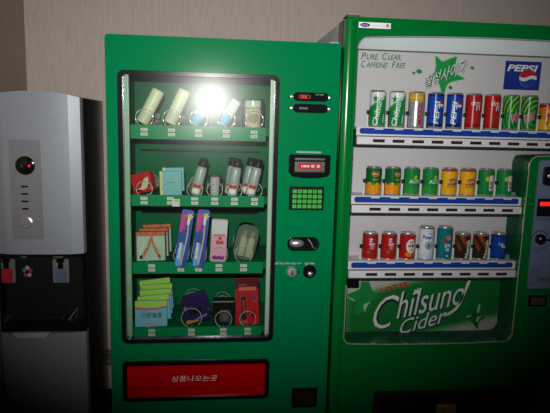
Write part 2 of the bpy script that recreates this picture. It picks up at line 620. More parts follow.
# window gasket, glass and side strips
MB().plate(rrect(*WO, 0.022), YF - 0.006, YF + 0.02, M_black, holes=[rrect(*WI, 0.012)]).build('window_gasket', sm, bevel=0.004, seg=3)
MB().plate(rrect(WI[0] - 0.004, WI[1] + 0.004, WI[2] - 0.004, WI[3] + 0.004, 0.012), YF + 0.004, YF + 0.008, M_glass).build('window_glass', sm)
M_strip = mat('pale_strip', (0.24, 0.40, 0.27), 0.3, spec=0.5, var=0.08, scale=20)
M_strip_w = mat('white_strip', (0.42, 0.54, 0.44), 0.25, spec=0.5)
MB().box(-0.304, -0.286, YF + 0.0205, YF + 0.036, 0.745, 1.650, M_strip).build('side_strip', sm, bevel=0.003)
MB().box(0.171, 0.186, YF + 0.0205, YF + 0.036, 0.745, 1.650, M_strip_w).build('side_strip', sm, bevel=0.003)
# rear partition
bpz = MB()
bpz.box(-0.30, 0.196, 2.142, 2.158, 0.70, 1.69, M_greenin)
bp = bpz.build('rear_partition', sm)
for k in range(5):
    x = -0.245 + 0.092 * k
    MB().box(x + 0.044, x + 0.047, 2.138, 2.142, 0.72, 1.66, M_greenin).build('partition_rib', bp)

# shelves with price rails, coils and price stickers
M_rail = mat('green_rail', (0.0, 0.22, 0.075), 0.4, spec=0.1)
M_price = mat('price_sticker_paper', (0.62, 0.60, 0.58), 0.6)
M_price_ink = mat('price_ink', (0.28, 0.20, 0.20), 0.6)
SHELVES = [  # rail bottom, rail top, floor, column centres
    (1.4345, 1.4815, 1.4735, (-0.2454, -0.1551, -0.065, 0.0284, 0.1229)),
    (1.2065, 1.2450, 1.2350, (-0.248, -0.1594, -0.0771, -0.0085, 0.0594, 0.1291)),
    (0.9677, 1.0094, 1.0020, (-0.2246, -0.1245, -0.0627, 0.0085, 0.0955)),
    (0.7328, 0.7704, 0.7640, (-0.2265, -0.0874, 0.0266, 0.1143)),
]
RY = 1.87


def coil_mb(cx, cz, r, y0, ystart, yend, turns):
    path = []
    for k in range(34):                       # front loop ends at the bottom, runs back under the goods, then winds on
        a = math.radians(-90 - 318 + 318 * k / 33)
        path.append((cx + r * math.cos(a), y0 + 0.003 * k / 33, cz + r * math.sin(a)))
    n = int(turns * 24)
    for k in range(n + 1):
        a = math.radians(-90 + 360 * turns * k / n)
        path.append((cx + r * math.cos(a), ystart + (yend - ystart) * k / n, cz + r * math.sin(a)))
    return MB().tube(path, 0.0012, M_steel, 6)


COIL_Y = {0: [1.955, 1.955, 1.945, 1.945, 1.975], 1: [1.945, 1.975, 1.940, 1.940, 1.995, 1.995], 2: [2.02, 1.92, 1.92, 1.92, 1.945], 3: [2.03, 1.96, 1.925, 1.92]}
COIL_R = {0: [0.029, 0.029, 0.030, 0.030, 0.031], 1: [0.027] * 6, 2: [0.030, 0.026, 0.026, 0.029, 0.031], 3: [0.030, 0.036, 0.030, 0.029]}
for si, (rb, rt, fz, cols) in enumerate(SHELVES):
    s = MB()
    s.plate([(-0.2895, rb), (0.163, rb), (0.163, rt), (-0.2895, rt)], RY, RY + 0.003, M_rail)
    s.box(-0.2895, 0.163, RY + 0.003, 2.136, fz - 0.004, fz, M_greenin)
    s.box(-0.2895, 0.163, 2.10, 2.137, fz - 0.090, fz - 0.0865, M_dark)
    s.box(-0.300, -0.2895, RY + 0.01, 2.137, fz - 0.02, fz + 0.006, M_greenin)
    s.box(0.163, 0.200, RY + 0.01, 2.137, fz - 0.02, fz + 0.006, M_greenin)
    sh = s.build('product_shelf', sm)
    for ci, cx in enumerate(cols):
        r = COIL_R[si][ci]
        coil_mb(cx, fz + r + 0.0018, r, 1.876, COIL_Y[si][ci], 2.125, max(2.0, round((2.125 - COIL_Y[si][ci]) / 0.045))).build('spiral_coil', sh, smooth=True)
        for dz in (0, 1):
            zc = (rb + rt) / 2 + (0.0075 if dz == 0 else -0.0075)
            pm = MB().box(cx - 0.0115, cx + 0.0115, RY - 0.0008, RY, zc - 0.0052, zc + 0.0052, M_price)
            text_to(pm, '900' if dz else 'A%d' % (si * 6 + ci + 1), M_price_ink, (cx - 0.008, cx + 0.008, zc - 0.003, zc + 0.003), RY - 0.0011, bold=0.01)
            pm.build('price_sticker', sh)
    # clear dividers between columns
    for a, b in zip(cols[:-1], cols[1:]):
        x = (a + b) / 2
        MB().plate([(x - 0.0006, fz), (x + 0.0006, fz), (x + 0.0006, fz + 0.042), (x - 0.0006, fz + 0.042)], 2.035, 2.13, M_wrap).build('column_divider', sh)
mc = MB().box(-0.153, -0.128, RY - 0.0016, RY, 1.206, 1.232, M_price)
mc.flat(rrect(-0.146, -0.131, 1.222, 1.229, 0.002), RY - 0.002, mat('yellow_mark', (0.5, 0.4, 0.05), 0.6))
tag(mc.build('notice_sticker', sm), 'white square notice sticker with a yellow mark')

# red pick-up flap
MB().plate(rrect(-0.318, 0.189, 0.530, 0.678, 0.016), YF - 0.005, YF + 0.02, M_black, holes=[rrect(-0.302, 0.174, 0.541, 0.661, 0.008)]).build('flap_gasket', sm, bevel=0.004, seg=3)
M_redflap = mat('red_flap', (0.50, 0.0, 0.003), 0.15, spec=0.2)
fp = MB().plate(rrect(-0.3025, 0.1745, 0.5405, 0.6615, 0.008), YF + 0.004, YF + 0.016, M_redflap).build('pickup_flap', sm)
text_to(MB(), '상품나오는곳', M_print_white, (-0.1515, 0.0060, 0.597, 0.6185), YF + 0.0034, shear=0.12, bold=-0.004).build('lettering', fp)

# control column: two pill displays
for z, lit in ((1.586, True), (1.5488, False)):
    d = MB().plate(rrect(0.2440, 0.3610, z - 0.0143, z + 0.0143, 0.0140), YF - 0.006, YF + 0.006, M_blackg).build('display', sm, bevel=0.003, seg=3)
    for x in (0.2395, 0.3655):
        MB().lathe([(0.0045, 0.002), (0.0045, -0.003), (0.0001, -0.0045)], M_chrome, 12, axis='y', c=(x, YF, z)).build('screw', d, smooth=True)
    if lit:
        MB().flat(rrect(0.270, 0.290, z - 0.006, z + 0.006, 0.004), YF - 0.0065, mat('soft_red_led', (0.15, 0, 0), 0.4, emit=(1, 0.02, 0.03), estr=0.35)).build('red_digit', d)
        text_to(MB(), '00', M_led_dim, (0.262, 0.302, z - 0.007, z + 0.007), YF - 0.0063).build('digit_lettering', d)
        text_to(MB(), '100 500', M_print_grey, (0.318, 0.345, z + 0.006, z + 0.010), YF - 0.0065).build('lettering', d)
    else:
        text_to(MB(), 'SOLD', M_print_grey, (0.266, 0.294, z - 0.003, z + 0.003), YF - 0.0065).build('lettering', d)
# bill acceptor
MB().box(0.2615, 0.3455, YF - 0.0006, YF + 0.001, 1.4020, 1.4080, mat('grey_label', (0.24, 0.28, 0.27), 0.5)).build('instruction_label', sm)
ba_out = [(0.2345, 1.398), (0.2345, 1.338), (0.244, 1.328), (0.27, 1.323), (0.303, 1.3215), (0.336, 1.323), (0.362, 1.328), (0.3715, 1.338), (0.3715, 1.398)]
ba = MB().plate(ba_out, YF - 0.028, YF + 0.004, M_blackg, holes=[[(0.253, 1.388), (0.353, 1.388), (0.353, 1.340), (0.253, 1.340)]]).build('bill_acceptor', sm, bevel=0.004, seg=3)
M_olive = mat('grey_plate', (0.10, 0.10, 0.08), 0.35, metal=0.5)
MB().plate([(0.2535, 1.3405), (0.3525, 1.3405), (0.3525, 1.3875), (0.2535, 1.3875)], YF - 0.012, YF + 0.002, M_olive).build('bezel_plate', ba)
rb_ = MB().plate(rrect(0.266, 0.345, 1.350, 1.3685, 0.003), YF - 0.016, YF - 0.0125, mat('red_slot_label', (0.34, 0.008, 0.012), 0.4)).build('slot_label', ba)
text_to(MB(), '1000 원 권', M_print_white, (0.277, 0.339, 1.3545, 1.3645), YF - 0.0165, bold=0.01).build('lettering', rb_)
MB().box(0.2535, 0.3525, YF - 0.022, YF - 0.0125, 1.3745, 1.380, M_dark).build('slot_lip', ba)
# keypad
kp = MB().plate(rrect(0.2405, 0.3595, 1.209, 1.2895, 0.003), YF - 0.004, YF + 0.003, M_dark).build('keypad', sm, bevel=0.0015)
M_key = mat('green_key_glow', (0.05, 0.34, 0.05), 0.4, emit=(0.1, 0.8, 0.12), estr=0.05)  # faint glow added so the keys look brighter
M_keyink = mat('key_ink', (0.01, 0.07, 0.02), 0.5)
for r in range(4):
    for c in range(6):
        x = 0.2588 + c * 0.0172; z = 1.2733 - r * 0.0170
        k = MB().box(x - 0.0066, x + 0.0066, YF - 0.007, YF - 0.004, z - 0.0060, z + 0.0060, M_key)
        text_to(k, 'ABCD1234567890EFGHJKLMNP'[r * 6 + c], M_keyink, (x - 0.0026, x + 0.0026, z - 0.0035, z + 0.0035), YF - 0.0073)
        k.build('key', kp)
# coin return scoop
cs = MB().plate(rrect(0.239, 0.350, 1.068, 1.1155, 0.0235, 8), YF - 0.006, YF + 0.004, M_blackg, holes=[rrect(0.245, 0.344, 1.074, 1.1095, 0.0175, 8)]).build('coin_slot', sm, bevel=0.003, seg=3)
MB().plate(rrect(0.2455, 0.3435, 1.0745, 1.109, 0.017, 8), YF - 0.001, YF + 0.003, M_blackg).build('slot_back', cs)
MB().sphere((0.272, YF - 0.002, 1.0935), 0.026, 0.012, 0.014, M_chrome).build('coin_cup', cs, smooth=True)
MB().tube([(0.313, YF - 0.006, 1.107), (0.322, YF - 0.007, 1.094), (0.328, YF - 0.006, 1.080)], 0.0022, M_chrome, 8).build('return_lever', cs, smooth=True)
# label strips and the two round locks
for x0, x1, t in ((0.196, 0.291, '동전투입구'), (0.303, 0.338, '반환')):
    text_to(MB(), t, mat('pinkish_print', (0.42, 0.34, 0.36), 0.5), (x0, x1, 1.019, 1.0255), YF - 0.0006, bold=0.02).build('lettering', sm)
text_to(MB(), 'NOW', M_print_grey, (0.206, 0.220, 1.024, 1.029), YF - 0.0006).build('lettering', sm)
ka = MB().lathe([(0.0185, 0.002), (0.0185, -0.008), (0.015, -0.013), (0.0001, -0.014)], M_chrome, 28, axis='y', c=(0.2575, YF, 0.9935)).build('lock', sm, smooth=True)
MB().box(0.2555, 0.2595, YF - 0.0185, YF - 0.0135, 0.984, 1.003, M_dark).build('keyhole', ka)
MB().box(0.272, 0.286, YF - 0.006, YF - 0.001, 0.990, 0.996, M_dark).build('lock_lug', ka, bevel=0.002)
kb = MB().lathe([(0.0235, 0.002), (0.0235, -0.006), (0.019, -0.011), (0.017, -0.006), (0.0001, -0.005)], M_blackg, 28, axis='y', c=(0.3195, YF, 0.9945)).build('coin_dish', sm, smooth=True)
MB().sphere((0.322, YF - 0.006, 0.987), 0.010, 0.006, 0.008, M_chrome).build('dish_button', kb, smooth=True)
# small dark socket low on the door
ds = MB().plate(rrect(0.2725, 0.3640, 0.490, 0.5640, 0.003), YF - 0.004, YF + 0.004, M_dark, holes=[rrect(0.284, 0.353, 0.501, 0.553, 0.002)]).build('coin_return_box', sm, bevel=0.0015)
MB().plate([(0.284, 0.501), (0.353, 0.501), (0.353, 0.553), (0.284, 0.553)], YF - 0.001, YF + 0.003, mat('brown_black', (0.018, 0.010, 0.010), 0.4)).build('return_flap', ds)
MB().box(0.362, 0.392, YF + 0.006, YF + 0.05, LZ, LZ + 0.006, mat('hinge_steel', (0.45, 0.43, 0.40), 0.35, metal=0.6)).build('top_hinge', sm, bevel=0.002)

# ------------------------------------------------------------------ drink machine (right)
RX0, RX1, RZ, RYF = 0.405, 1.56, 1.843, 1.78
dm = empty('can_vending_machine', ((RX0 + RX1) / 2, 2.2, 0), 'bright green canned drink vending machine with white lit-style display of cans', 'vending machine')
dm['label'] = 'taller bright green canned drink vending machine with white display behind a wide window'


def arch(x):
    return 1.781 + 0.016 * max(0.0, 1 - ((x - 0.98) / 0.53) ** 2)


def offs(pts, d):
    """grow (d>0) a closed outline by moving corners along averaged normals"""
    n = len(pts)
    A = sum(pts[i][0] * pts[(i + 1) % n][1] - pts[(i + 1) % n][0] * pts[i][1] for i in range(n))
    sgn = 1 if A > 0 else -1
    out = []
    for i in range(n):
        a, b, c = Vector(pts[i - 1]), Vector(pts[i]), Vector(pts[(i + 1) % n])
        e1 = (b - a).normalized(); e2 = (c - b).normalized()
        n1 = Vector((e1.y, -e1.x)) * sgn; n2 = Vector((e2.y, -e2.x)) * sgn
        k = (n1 + n2)
        k = k / max(0.3, k.length_squared / 2)
        out.append(tuple(b + k * d))
    return out


def arc(cx, cz, r, a0, a1, n=6):
    return [(cx + r * math.cos(math.radians(a0 + (a1 - a0) * k / n)), cz + r * math.sin(math.radians(a0 + (a1 - a0) * k / n))) for k in range(n + 1)]


win = []
win += arc(0.447 + 0.028, 0.735 + 0.028, 0.028, 180, 270)
win += [(0.60, 0.7315), (0.76, 0.730), (0.92, 0.7315)]
win += arc(1.072 - 0.034, 0.735 + 0.034, 0.034, 270, 360)
win += [(1.0745, 1.375)]
win += [(x, z) for x, z in arc(1.0745 + 0.03, 1.378, 0.030, 180, 98)]
win += [(1.20, 1.412), (1.48, 1.412)]
win += [(1.505, 1.43), (1.51, 1.76)]
xs = [1.485 - 0.985 * i / 20 for i in range(21)]
win += [(x, arch(x)) for x in xs]
win += arc(0.447 + 0.035, arch(0.48) - 0.035, 0.035, 105, 180)
WYB = 1.897
doorhole = rrect(0.572, 1.156, 0.20, 0.548, 0.008)
MB().plate(rrect(RX0, RX1, 0.07, RZ, 0.014), RYF, RYF + 0.035, M_green2, holes=[win, doorhole]).build('front_door', dm, bevel=0.013, seg=5)
liner = offs(win, 0.010)
MB().plate(liner, RYF + 0.0352, WYB + 0.001, mat('green_liner', (0.006, 0.085, 0.04), 0.45), holes=[offs(win, 0.001)]).build('window_liner', dm)
cab = MB()
cab.plate([(RX0 + 0.003, 0.05), (RX1 - 0.003, 0.05), (RX1 - 0.003, RZ - 0.005), (RX0 + 0.003, RZ - 0.005)], RYF + 0.0355, WYB + 0.012, M_grey_metal,
          holes=[offs(win, 0.012), rrect(0.56, 1.17, 0.19, 0.56, 0.004)])
cab.box(RX0 + 0.003, RX1 - 0.003, WYB + 0.0125, 2.60, 0.05, RZ - 0.005, M_grey_metal)
cab.build('cabinet', dm)
for sx in (RX0 + 0.06, RX1 - 0.06):
    for sy in (RYF + 0.09, 2.52):
        MB().lathe([(0.025, 0.0), (0.025, 0.012), (0.013, 0.014), (0.013, 0.052)], M_dark, 16, c=(sx, sy, 0.0)).build('leg', dm, smooth=True)
hg = MB().box(0.408, 0.452, RYF + 0.004, RYF + 0.06, RZ, RZ + 0.006, mat('hinge_brown', (0.10, 0.085, 0.07), 0.4, metal=0.3)).build('top_hinge', dm, bevel=0.002)
MB().box(0.412, 0.450, RYF + 0.003, RYF + 0.05, RZ + 0.006, RZ + 0.009, mat('hinge_steel', (0.45, 0.43, 0.40), 0.35)).build('hinge_plate', hg)
# pale trim line round the lower part of the window
line = [(0.4478, 0.95)] + win[:17] + win[17:26]
MB().tube([(x, RYF - 0.0005, z) for x, z in line], 0.0019, mat('pale_trim', (0.33, 0.33, 0.27), 0.35, metal=0.2), 8).build('window_trim', dm, smooth=True)
MB().plate(offs(win, -0.0016), RYF + 0.001, RYF + 0.004, M_acryl).build('window_pane', dm)
MB().box(RX0 - 0.001, RX0 + 0.004, RYF + 0.036, RYF + 0.10, 0.05, RZ - 0.006, M_black).build('gap_shade_seal', dm)  # black door seal, made wide to darken the gap between the machines
post = MB()
pp_ = [(0.4075 + 0.033 * k / 12, RYF - 0.0058 * (1 - (2 * k / 12 - 1) ** 2)) for k in range(13)]
pv, pf = [], []
for x, yy in pp_:
    pv += [(x, yy, 0.085), (x, yy, RZ - 0.010)]
for k in range(12):
    pf.append((2 * k, 2 * k + 2, 2 * k + 3, 2 * k + 1))
pf += [tuple(range(0, 26, 2))[::-1], tuple(range(1, 26, 2)), (0, 1, 25, 24)]
post.add(pv, pf, M_green2)
post.build('corner_post', dm, smooth=True)
# white backing, header, lower picture panel
bk = MB().plate([(0.4485, 0.931), (1.082, 0.931), (1.082, 1.412), (1.505, 1.424), (1.505, 1.7600), (0.4485, 1.7600)], WYB - 0.003, WYB, M_panel).build('white_backing', dm)
hd = MB()
N = 24
top = [0.4485, 0.452, 0.458, 0.466, 0.474] + [(0.482 + (1.50 - 0.482) * i / 20) for i in range(20)]
N = len(top) - 1
hv, hf = [], []
for x in top:
    zt = arch(x) + 0.0005 if x > 0.482 else arch(0.48) - 0.035 + math.sqrt(max(0.0, 0.035 ** 2 - (0.482 - x) ** 2))
    hv += [(x, RYF + 0.0385, zt + 0.0015), (x, RYF + 0.072, 1.7535)]
for i in range(N):
    a = 2 * i
    hf.append((a, a + 1, a + 3, a + 2))
hd.add(hv, hf, M_header)
hd.box(0.4485, 1.504, RYF + 0.072, WYB - 0.0035, 1.7535, 1.7560, mat('grey_seam', (0.30, 0.30, 0.30), 0.5))
hd.build('lamp_cover', dm)


def picture_panel_mat():
    m = bpy.data.materials.new('picture_panel_print')
    m.use_nodes = True
    nt = m.node_tree
    b = nt.nodes['Principled BSDF']
    b.inputs['Roughness'].default_value = 0.4
    tc = nt.nodes.new('ShaderNodeTexCoord')
    sp = nt.nodes.new('ShaderNodeSeparateXYZ')
    nt.links.new(tc.outputs['Generated'], sp.inputs[0])

    def math_(op, a, b_):
        n = nt.nodes.new('ShaderNodeMath'); n.operation = op
        for i, q in enumerate((a, b_)):
            if isinstance(q, (int, float)): n.inputs[i].default_value = q
            else: nt.links.new(q, n.inputs[i])
        return n.outputs[0]
    x, z = sp.outputs['X'], sp.outputs['Z']
    # pale corner upper left/middle: swoosh above a line from left-middle to the top right
    l1 = math_('SUBTRACT', math_('SUBTRACT', z, 0.80), math_('MULTIPLY', math_('SUBTRACT', x, 0.30), 0.75))
    l2 = math_('SUBTRACT', math_('MULTIPLY', math_('SUBTRACT', x, 0.52), 0.75), math_('ADD', z, -0.02))
    l3 = math_('SUBTRACT', 0.085, x)
    acc = math_('MAXIMUM', math_('MAXIMUM', l1, l2), l3)
    r = nt.nodes.new('ShaderNodeValToRGB')
    r.color_ramp.elements[0].position = 0.0
    r.color_ramp.elements[0].color = (0.006, 0.17, 0.03, 1)
    e = r.color_ramp.elements.new(0.06); e.color = (0.06, 0.33, 0.09, 1)
    r.color_ramp.elements[-1].position = 0.16
    r.color_ramp.elements[-1].color = (0.46, 0.47, 0.43, 1)
    nt.links.new(acc, r.inputs['Fac'])
    nt.links.new(r.outputs[0], b.inputs['Base Color'])
    return m


pnl = MB().box(0.4495, 1.073, WYB - 0.004, WYB, 0.733, 0.930, picture_panel_mat()).build('picture_panel', dm)
YD = WYB - 0.0045
sg = MB()
sg.flat([(0.530, 0.929), (0.5277, 0.9002), (0.476, 0.8782), (0.5211, 0.8554), (0.505, 0.812), (0.530, 0.800), (0.5511, 0.822), (0.5601, 0.8495), (0.6092, 0.8659), (0.5743, 0.8943), (0.562, 0.929)], YD, M_print_green)
sg.flat(smooth_poly([(0.545, 0.838), (0.557, 0.846), (0.572, 0.850), (0.563, 0.842), (0.556, 0.826), (0.552, 0.812), (0.547, 0.822)], 3), YD - 0.0004, M_print_pale)
sg.flat(smooth_poly([(0.486, 0.866), (0.505, 0.862), (0.514, 0.852), (0.503, 0.857)], 3), YD - 0.0004, M_print_pale)
sg.build('star_print', pnl)
sr = MB()
sr.flat([(0.953, 0.829), (0.966, 0.800), (0.938, 0.783), (0.965, 0.774), (0.996, 0.736), (1.002, 0.770), (1.022, 0.784), (0.991, 0.797), (0.996, 0.832), (0.976, 0.810)], YD, mat('deep_green_print', (0.004, 0.13, 0.03), 0.5))
sr.flat(smooth_poly([(0.988, 0.806), (0.992, 0.832), (1.0, 0.835), (0.997, 0.806)], 3), YD - 0.0004, M_print_pale)
sr.flat(smooth_poly([(0.988, 0.77), (0.993, 0.786), (1.010, 0.790), (0.999, 0.780), (0.996, 0.768)], 3), YD - 0.0004, M_print_pale)
sr.flat(smooth_poly([(0.945, 0.788), (0.966, 0.796), (0.966, 0.790), (0.952, 0.785)], 3), YD - 0.0004, M_print_pale)
sr.build('star_print', pnl)
LOT = MB()
text_to(LOT, 'LOTTE', M_print_red, (0.605, 0.712, 0.896, 0.916), YD - 0.0006, bold=0.045, rot=math.radians(14))
tag(LOT.build('lettering', pnl), 'small red capital lettering')


def logo_warp(x0, z0, x1, z1, h0, h1, curve, lean):
    def w(u, t):
        base = z0 + (z1 - z0) * u + curve * u * u
        return (x0 + (x1 - x0) * u + lean * t, base + (h0 + (h1 - h0) * u) * t)
    return w


for m_, dx, dz, yy, bo in ((M_print_dark, 0.003, -0.004, YD - 0.0008, 0.022), (M_print_white, 0, 0, YD - 0.0014, 0.0)):
    t = MB()
    text_to(t, 'hilsuno', m_, (0, 1, 0, 1), yy, shear=0.25, bold=bo, warp=logo_warp(0.674 + dx, 0.782 + dz, 0.932 + dx, 0.840 + dz, 0.104, 0.096, 0.0, 0.0))
    t.build('lettering', pnl)
    t = MB()
    text_to(t, 'C', m_, (0.584 + dx, 0.680 + dx, 0.746 + dz, 0.876 + dz), yy, shear=0.45, bold=bo - 0.01)
    t.build('lettering', pnl)
    t = MB()
    text_to(t, 'Cider', m_, (0, 1, 0, 1), yy, shear=0.25, bold=bo, warp=logo_warp(0.690 + dx, 0.720 + dz, 0.868 + dx, 0.768 + dz, 0.056, 0.062, 0.0, 0.0))
    t.build('lettering', pnl)
sw = MB()
stem = [(0.853, 0.792), (0.880, 0.796), (0.908, 0.818), (0.926, 0.850), (0.940, 0.890), (0.953, 0.929), (0.939, 0.925), (0.930, 0.888), (0.916, 0.852), (0.900, 0.826), (0.878, 0.808)]
sd = MB().flat(smooth_poly([(x + 0.003, z - 0.004) for x, z in stem], 4), YD - 0.0008, M_print_dark)
sd.build('swoosh_print', pnl)
sw.flat(smooth_poly(stem, 4), YD - 0.0014, M_print_white)
sw.flat([(0.747 + (0.016 if k % 2 == 0 else 0.0065) * math.sin(PI * k / 5 + 0.2), 0.8895 + (0.016 if k % 2 == 0 else 0.0065) * math.cos(PI * k / 5 + 0.2)) for k in range(10)], YD - 0.0016, M_print_white)
sw.build('swoosh_print', pnl)

# printing on the white backing
YB = WYB - 0.0034
M_slogan = mat('slogan_green', (0.008, 0.17, 0.045), 0.5)
for zb, hb, words_ in ((1.7235, 0.0235, (('P', 0.4895, 0.5065), ('URE.', 0.5085, 0.5515), ('C', 0.5650, 0.5820), ('LEAR,', 0.5840, 0.6330))),
                       (1.6968, 0.0225, (('C', 0.4905, 0.5060), ('AFFEINE', 0.5080, 0.5860), ('F', 0.6000, 0.6140), ('REE', 0.6160, 0.6500)))):
    t = MB()
    for w_, xa, xb in words_:
        hh = hb if len(w_) == 1 else hb * 0.80
        low = 0.003 if ',' in w_ else 0.0
        zc_ = zb + (xa - 0.49) * 0.02
        text_to(t, w_, M_slogan, (xa, xb, zc_ - low, zc_ + hh), YB, shear=0.30, bold=0.010)
    t.build('lettering', bk)
stp = [(0.7528, 1.748), (0.7700, 1.738), (0.7811, 1.730), (0.7992, 1.7361), (0.8210, 1.7455), (0.8358, 1.7485), (0.8335, 1.7259), (0.8320, 1.6934), (0.8560, 1.6790), (0.8742, 1.6697),
       (0.8425, 1.6621), (0.8138, 1.6526), (0.8011, 1.6294), (0.7963, 1.5938), (0.7804, 1.6338), (0.7689, 1.6586), (0.7532, 1.6756), (0.7574, 1.7132)]
ss = MB()
ss.flat(smooth_poly(stp, 3), YB, M_print_pale)
c0 = Vector((0.795, 1.685))
ss.flat(smooth_poly([tuple(c0 + (Vector(p) - c0) * 0.93) for p in stp], 3), YB - 0.0003, mat('bright_green_print', (0.012, 0.30, 0.06), 0.5))
for cx, cz, rx, rz, ro in ((0.6811, 1.6846, 0.0065, 0.0045, -0.3), (0.7002, 1.6902, 0.011, 0.0075, -0.2), (0.8935, 1.7090, 0.0075, 0.005, -0.4), (0.8186, 1.6386, 0.008, 0.006, -0.5)):
    ss.flat(ell(cx, cz, rx, rz, 16, ro), YB - 0.0003, M_print_green)
ss.build('star_print', bk)
for m_, dx, dz, yy, bo in ((M_print_dark, 0.0010, -0.0012, YB - 0.0008, 0.045), (mat('silver_print', (0.72, 0.73, 0.74), 0.5), 0, 0, YB - 0.0014, 0.004)):
    t = MB()
    text_to(t, '칠성사이다', m_, (0, 1, 0, 1), yy, bold=bo, warp=logo_warp(0.718 + dx, 1.627 + dz, 0.868 + dx, 1.692 + dz, 0.050, 0.054, 0.0, 0.008))
    t.build('lettering', bk)
# blue poster square
pz = MB().plate([(1.0150, 1.6390), (1.1495, 1.6390), (1.1510, 1.7385), (1.0165, 1.7385)], WYB - 0.0055, WYB - 0.0031, mat('poster_blue', (0.012, 0.035, 0.26), 0.45, var=0.15, scale=18)).build('blue_poster', bk)
YQ = WYB - 0.0060
t = MB()
text_to(t, 'PEPSI', M_print_white, (1.0225, 1.1385, 1.7030, 1.7265), YQ, shear=0.22, bold=0.035)
t.build('lettering', pz)
g = MB()
gc = (1.1040, 1.6800); gr = 0.0330
g.flat(ell(*gc, gr, gr * 0.92, 32), YQ, M_print_white)


def cap(top):
    out = []
    for k in range(25):
        a = PI * k / 24
        out.append((gc[0] + gr * 0.99 * math.cos(a), gc[1] + (1 if top else -1) * gr * 0.91 * math.sin(a)))
    res = []
    for x, z in out:
        res.append((x, max(z, gc[1] + 0.006) if top else min(z, gc[1] - 0.005)))
    res = [p for p in res]
    for k in range(1, 12):
        x = gc[0] - gr + 2 * gr * k / 12
        wv_ = 0.0045 * math.sin((x - gc[0]) / gr * PI)
        res.append((x, gc[1] + (0.006 if top else -0.006) + wv_))
    return res


g.flat(cap(True), YQ - 0.0005, mat('poster_red', (0.50, 0.02, 0.03), 0.45))
g.flat(cap(False), YQ - 0.0005, mat('poster_globe_blue', (0.02, 0.06, 0.36), 0.45))
g.build('globe_print', pz)
# maker's sticker
sk = MB().box(0.4475, 0.5530, RYF - 0.0008, RYF + 0.001, 1.8090, 1.8270, M_print_white).build('maker_sticker', dm)
t = MB()
t.flat(ell(0.4680, 1.8180, 0.0165, 0.0065, 24), RYF - 0.0012, mat('oval_blue', (0.01, 0.03, 0.25), 0.5))
text_to(t, 'Carrier', M_print_white, (0.457, 0.479, 1.8155, 1.8205), RYF - 0.0016, shear=0.3).build('oval_print', sk)
t = MB()
text_to(t, 'Carrier LG', M_print_grey, (0.488, 0.533, 1.8145, 1.8215), RYF - 0.0012).build('lettering', sk)
t = MB()
t.flat(ell(0.5425, 1.8185, 0.0060, 0.0060, 20), RYF - 0.0012, mat('emblem_grey', (0.28, 0.27, 0.30), 0.5))
t.build('emblem_print', sk)

# can shelves
CANX = [0.5397 + 0.0684 * i for i in range(14)]
FL = [1.4950, 1.2615, 1.0300]
M_btn = mat('brown_button', (0.035, 0.018, 0.016), 0.3)
M_under = mat('shelf_underside', (0.05, 0.045, 0.045), 0.5)
for si, (x0, x1, n) in enumerate(((0.4625, 1.496, 14), (0.4560, 1.0725, 8), (0.4560, 1.0725, 8))):
    f = FL[si] - 0.001
    x1b = x1
    s = MB()
    s.box(x0, x1, 1.803, WYB - 0.004, f - 0.030, f, M_white)
    s.box(x0 + 0.002, x1, 1.796, WYB - 0.01, f - 0.0585, f - 0.0325, M_white)
    s.box(x0 + 0.004, x1 - 0.002, 1.801, WYB - 0.01, f - 0.033, f - 0.029, mat('rail_step_shadow', (0.16, 0.12, 0.10), 0.5))  # brown strip stands in for the shadow at the rail's step
    s.box(x0 - 0.002, x1, 1.797, WYB - 0.006, f - 0.063, f - 0.0585, M_under)
    s.box(x0 - 0.006, x0, 1.803, WYB - 0.006, f - 0.063, f - 0.008, M_black)
    sh = s.build('can_shelf', dm, bevel=0.0015)
    MB().plate(rrect(x0 + 0.011, x1 - 0.012, f - 0.0235, f - 0.0040, 0.0080), 1.8012, 1.804, M_blue).build('blue_strip', sh)
    for i in range(n):
        cx = CANX[i]
        b = MB().box(cx - 0.0205, cx + 0.0205, 1.7945, 1.7975, f - 0.0510, f - 0.0405, M_btn).build('select_button', sh, bevel=0.0012)
        MB().box(cx - 0.015, cx + 0.015, 1.8006, 1.804, f - 0.0085, f - 0.0015, mat('clear_tab', (0.62, 0.63, 0.62), 0.4)).build('price_tab', sh)
        MB().box(cx - 0.038, cx - 0.0285, 1.820, 1.832, f + 0.042, f + 0.056, mat('brown_clip', (0.025, 0.018, 0.016), 0.4)).build('can_clip', sh, bevel=0.002)
        MB().box(cx - 0.0375, cx - 0.0300, 1.8325, 1.838, f, f + 0.060, M_white).build('clip_post', sh, bevel=0.001)
    if si > 0:
        for x in (1.046, 1.061):
            pass
        MB().box(1.0475, 1.0665, 1.835, 1.86, f, f + 0.015, mat('pale_can_base', (0.18, 0.28, 0.22), 0.4)).build('empty_can_base', sh, bevel=0.002)
MB().box(0.4485, 0.497, 1.800, 1.835, 0.938, 0.9605, M_black).build('door_latch', dm, bevel=0.002)

# control panel on the right
cpl = MB().plate(rrect(1.1085, 1.36, 0.9355, 1.395, 0.008), RYF - 0.006, RYF + 0.003, mat('blue_grey_panel', (0.13, 0.17, 0.26), 0.4)).build('control_panel', dm, bevel=0.002)
YC = RYF - 0.006
cbx = MB().plate(rrect(1.1235, 1.225, 1.309, 1.374, 0.010), YC - 0.012, YC + 0.002, M_blackg).build('coin_slot', cpl, bevel=0.003)
MB().sphere((1.141, YC - 0.012, 1.342), 0.008, 0.004, 0.008, M_chrome).build('coin_button', cbx, smooth=True)
MB().box(1.156, 1.162, YC - 0.0135, YC - 0.011, 1.325, 1.360, M_chrome).build('coin_opening', cbx)
dsp = MB().plate(rrect(1.1140, 1.23, 1.199, 1.262, 0.003), YC - 0.004, YC + 0.002, M_blackg).build('display', cpl, bevel=0.0015)
MB().box(1.1215, 1.20, YC - 0.0048, YC - 0.0035, 1.236, 1.2505, M_led_red).build('red_digit', dsp)
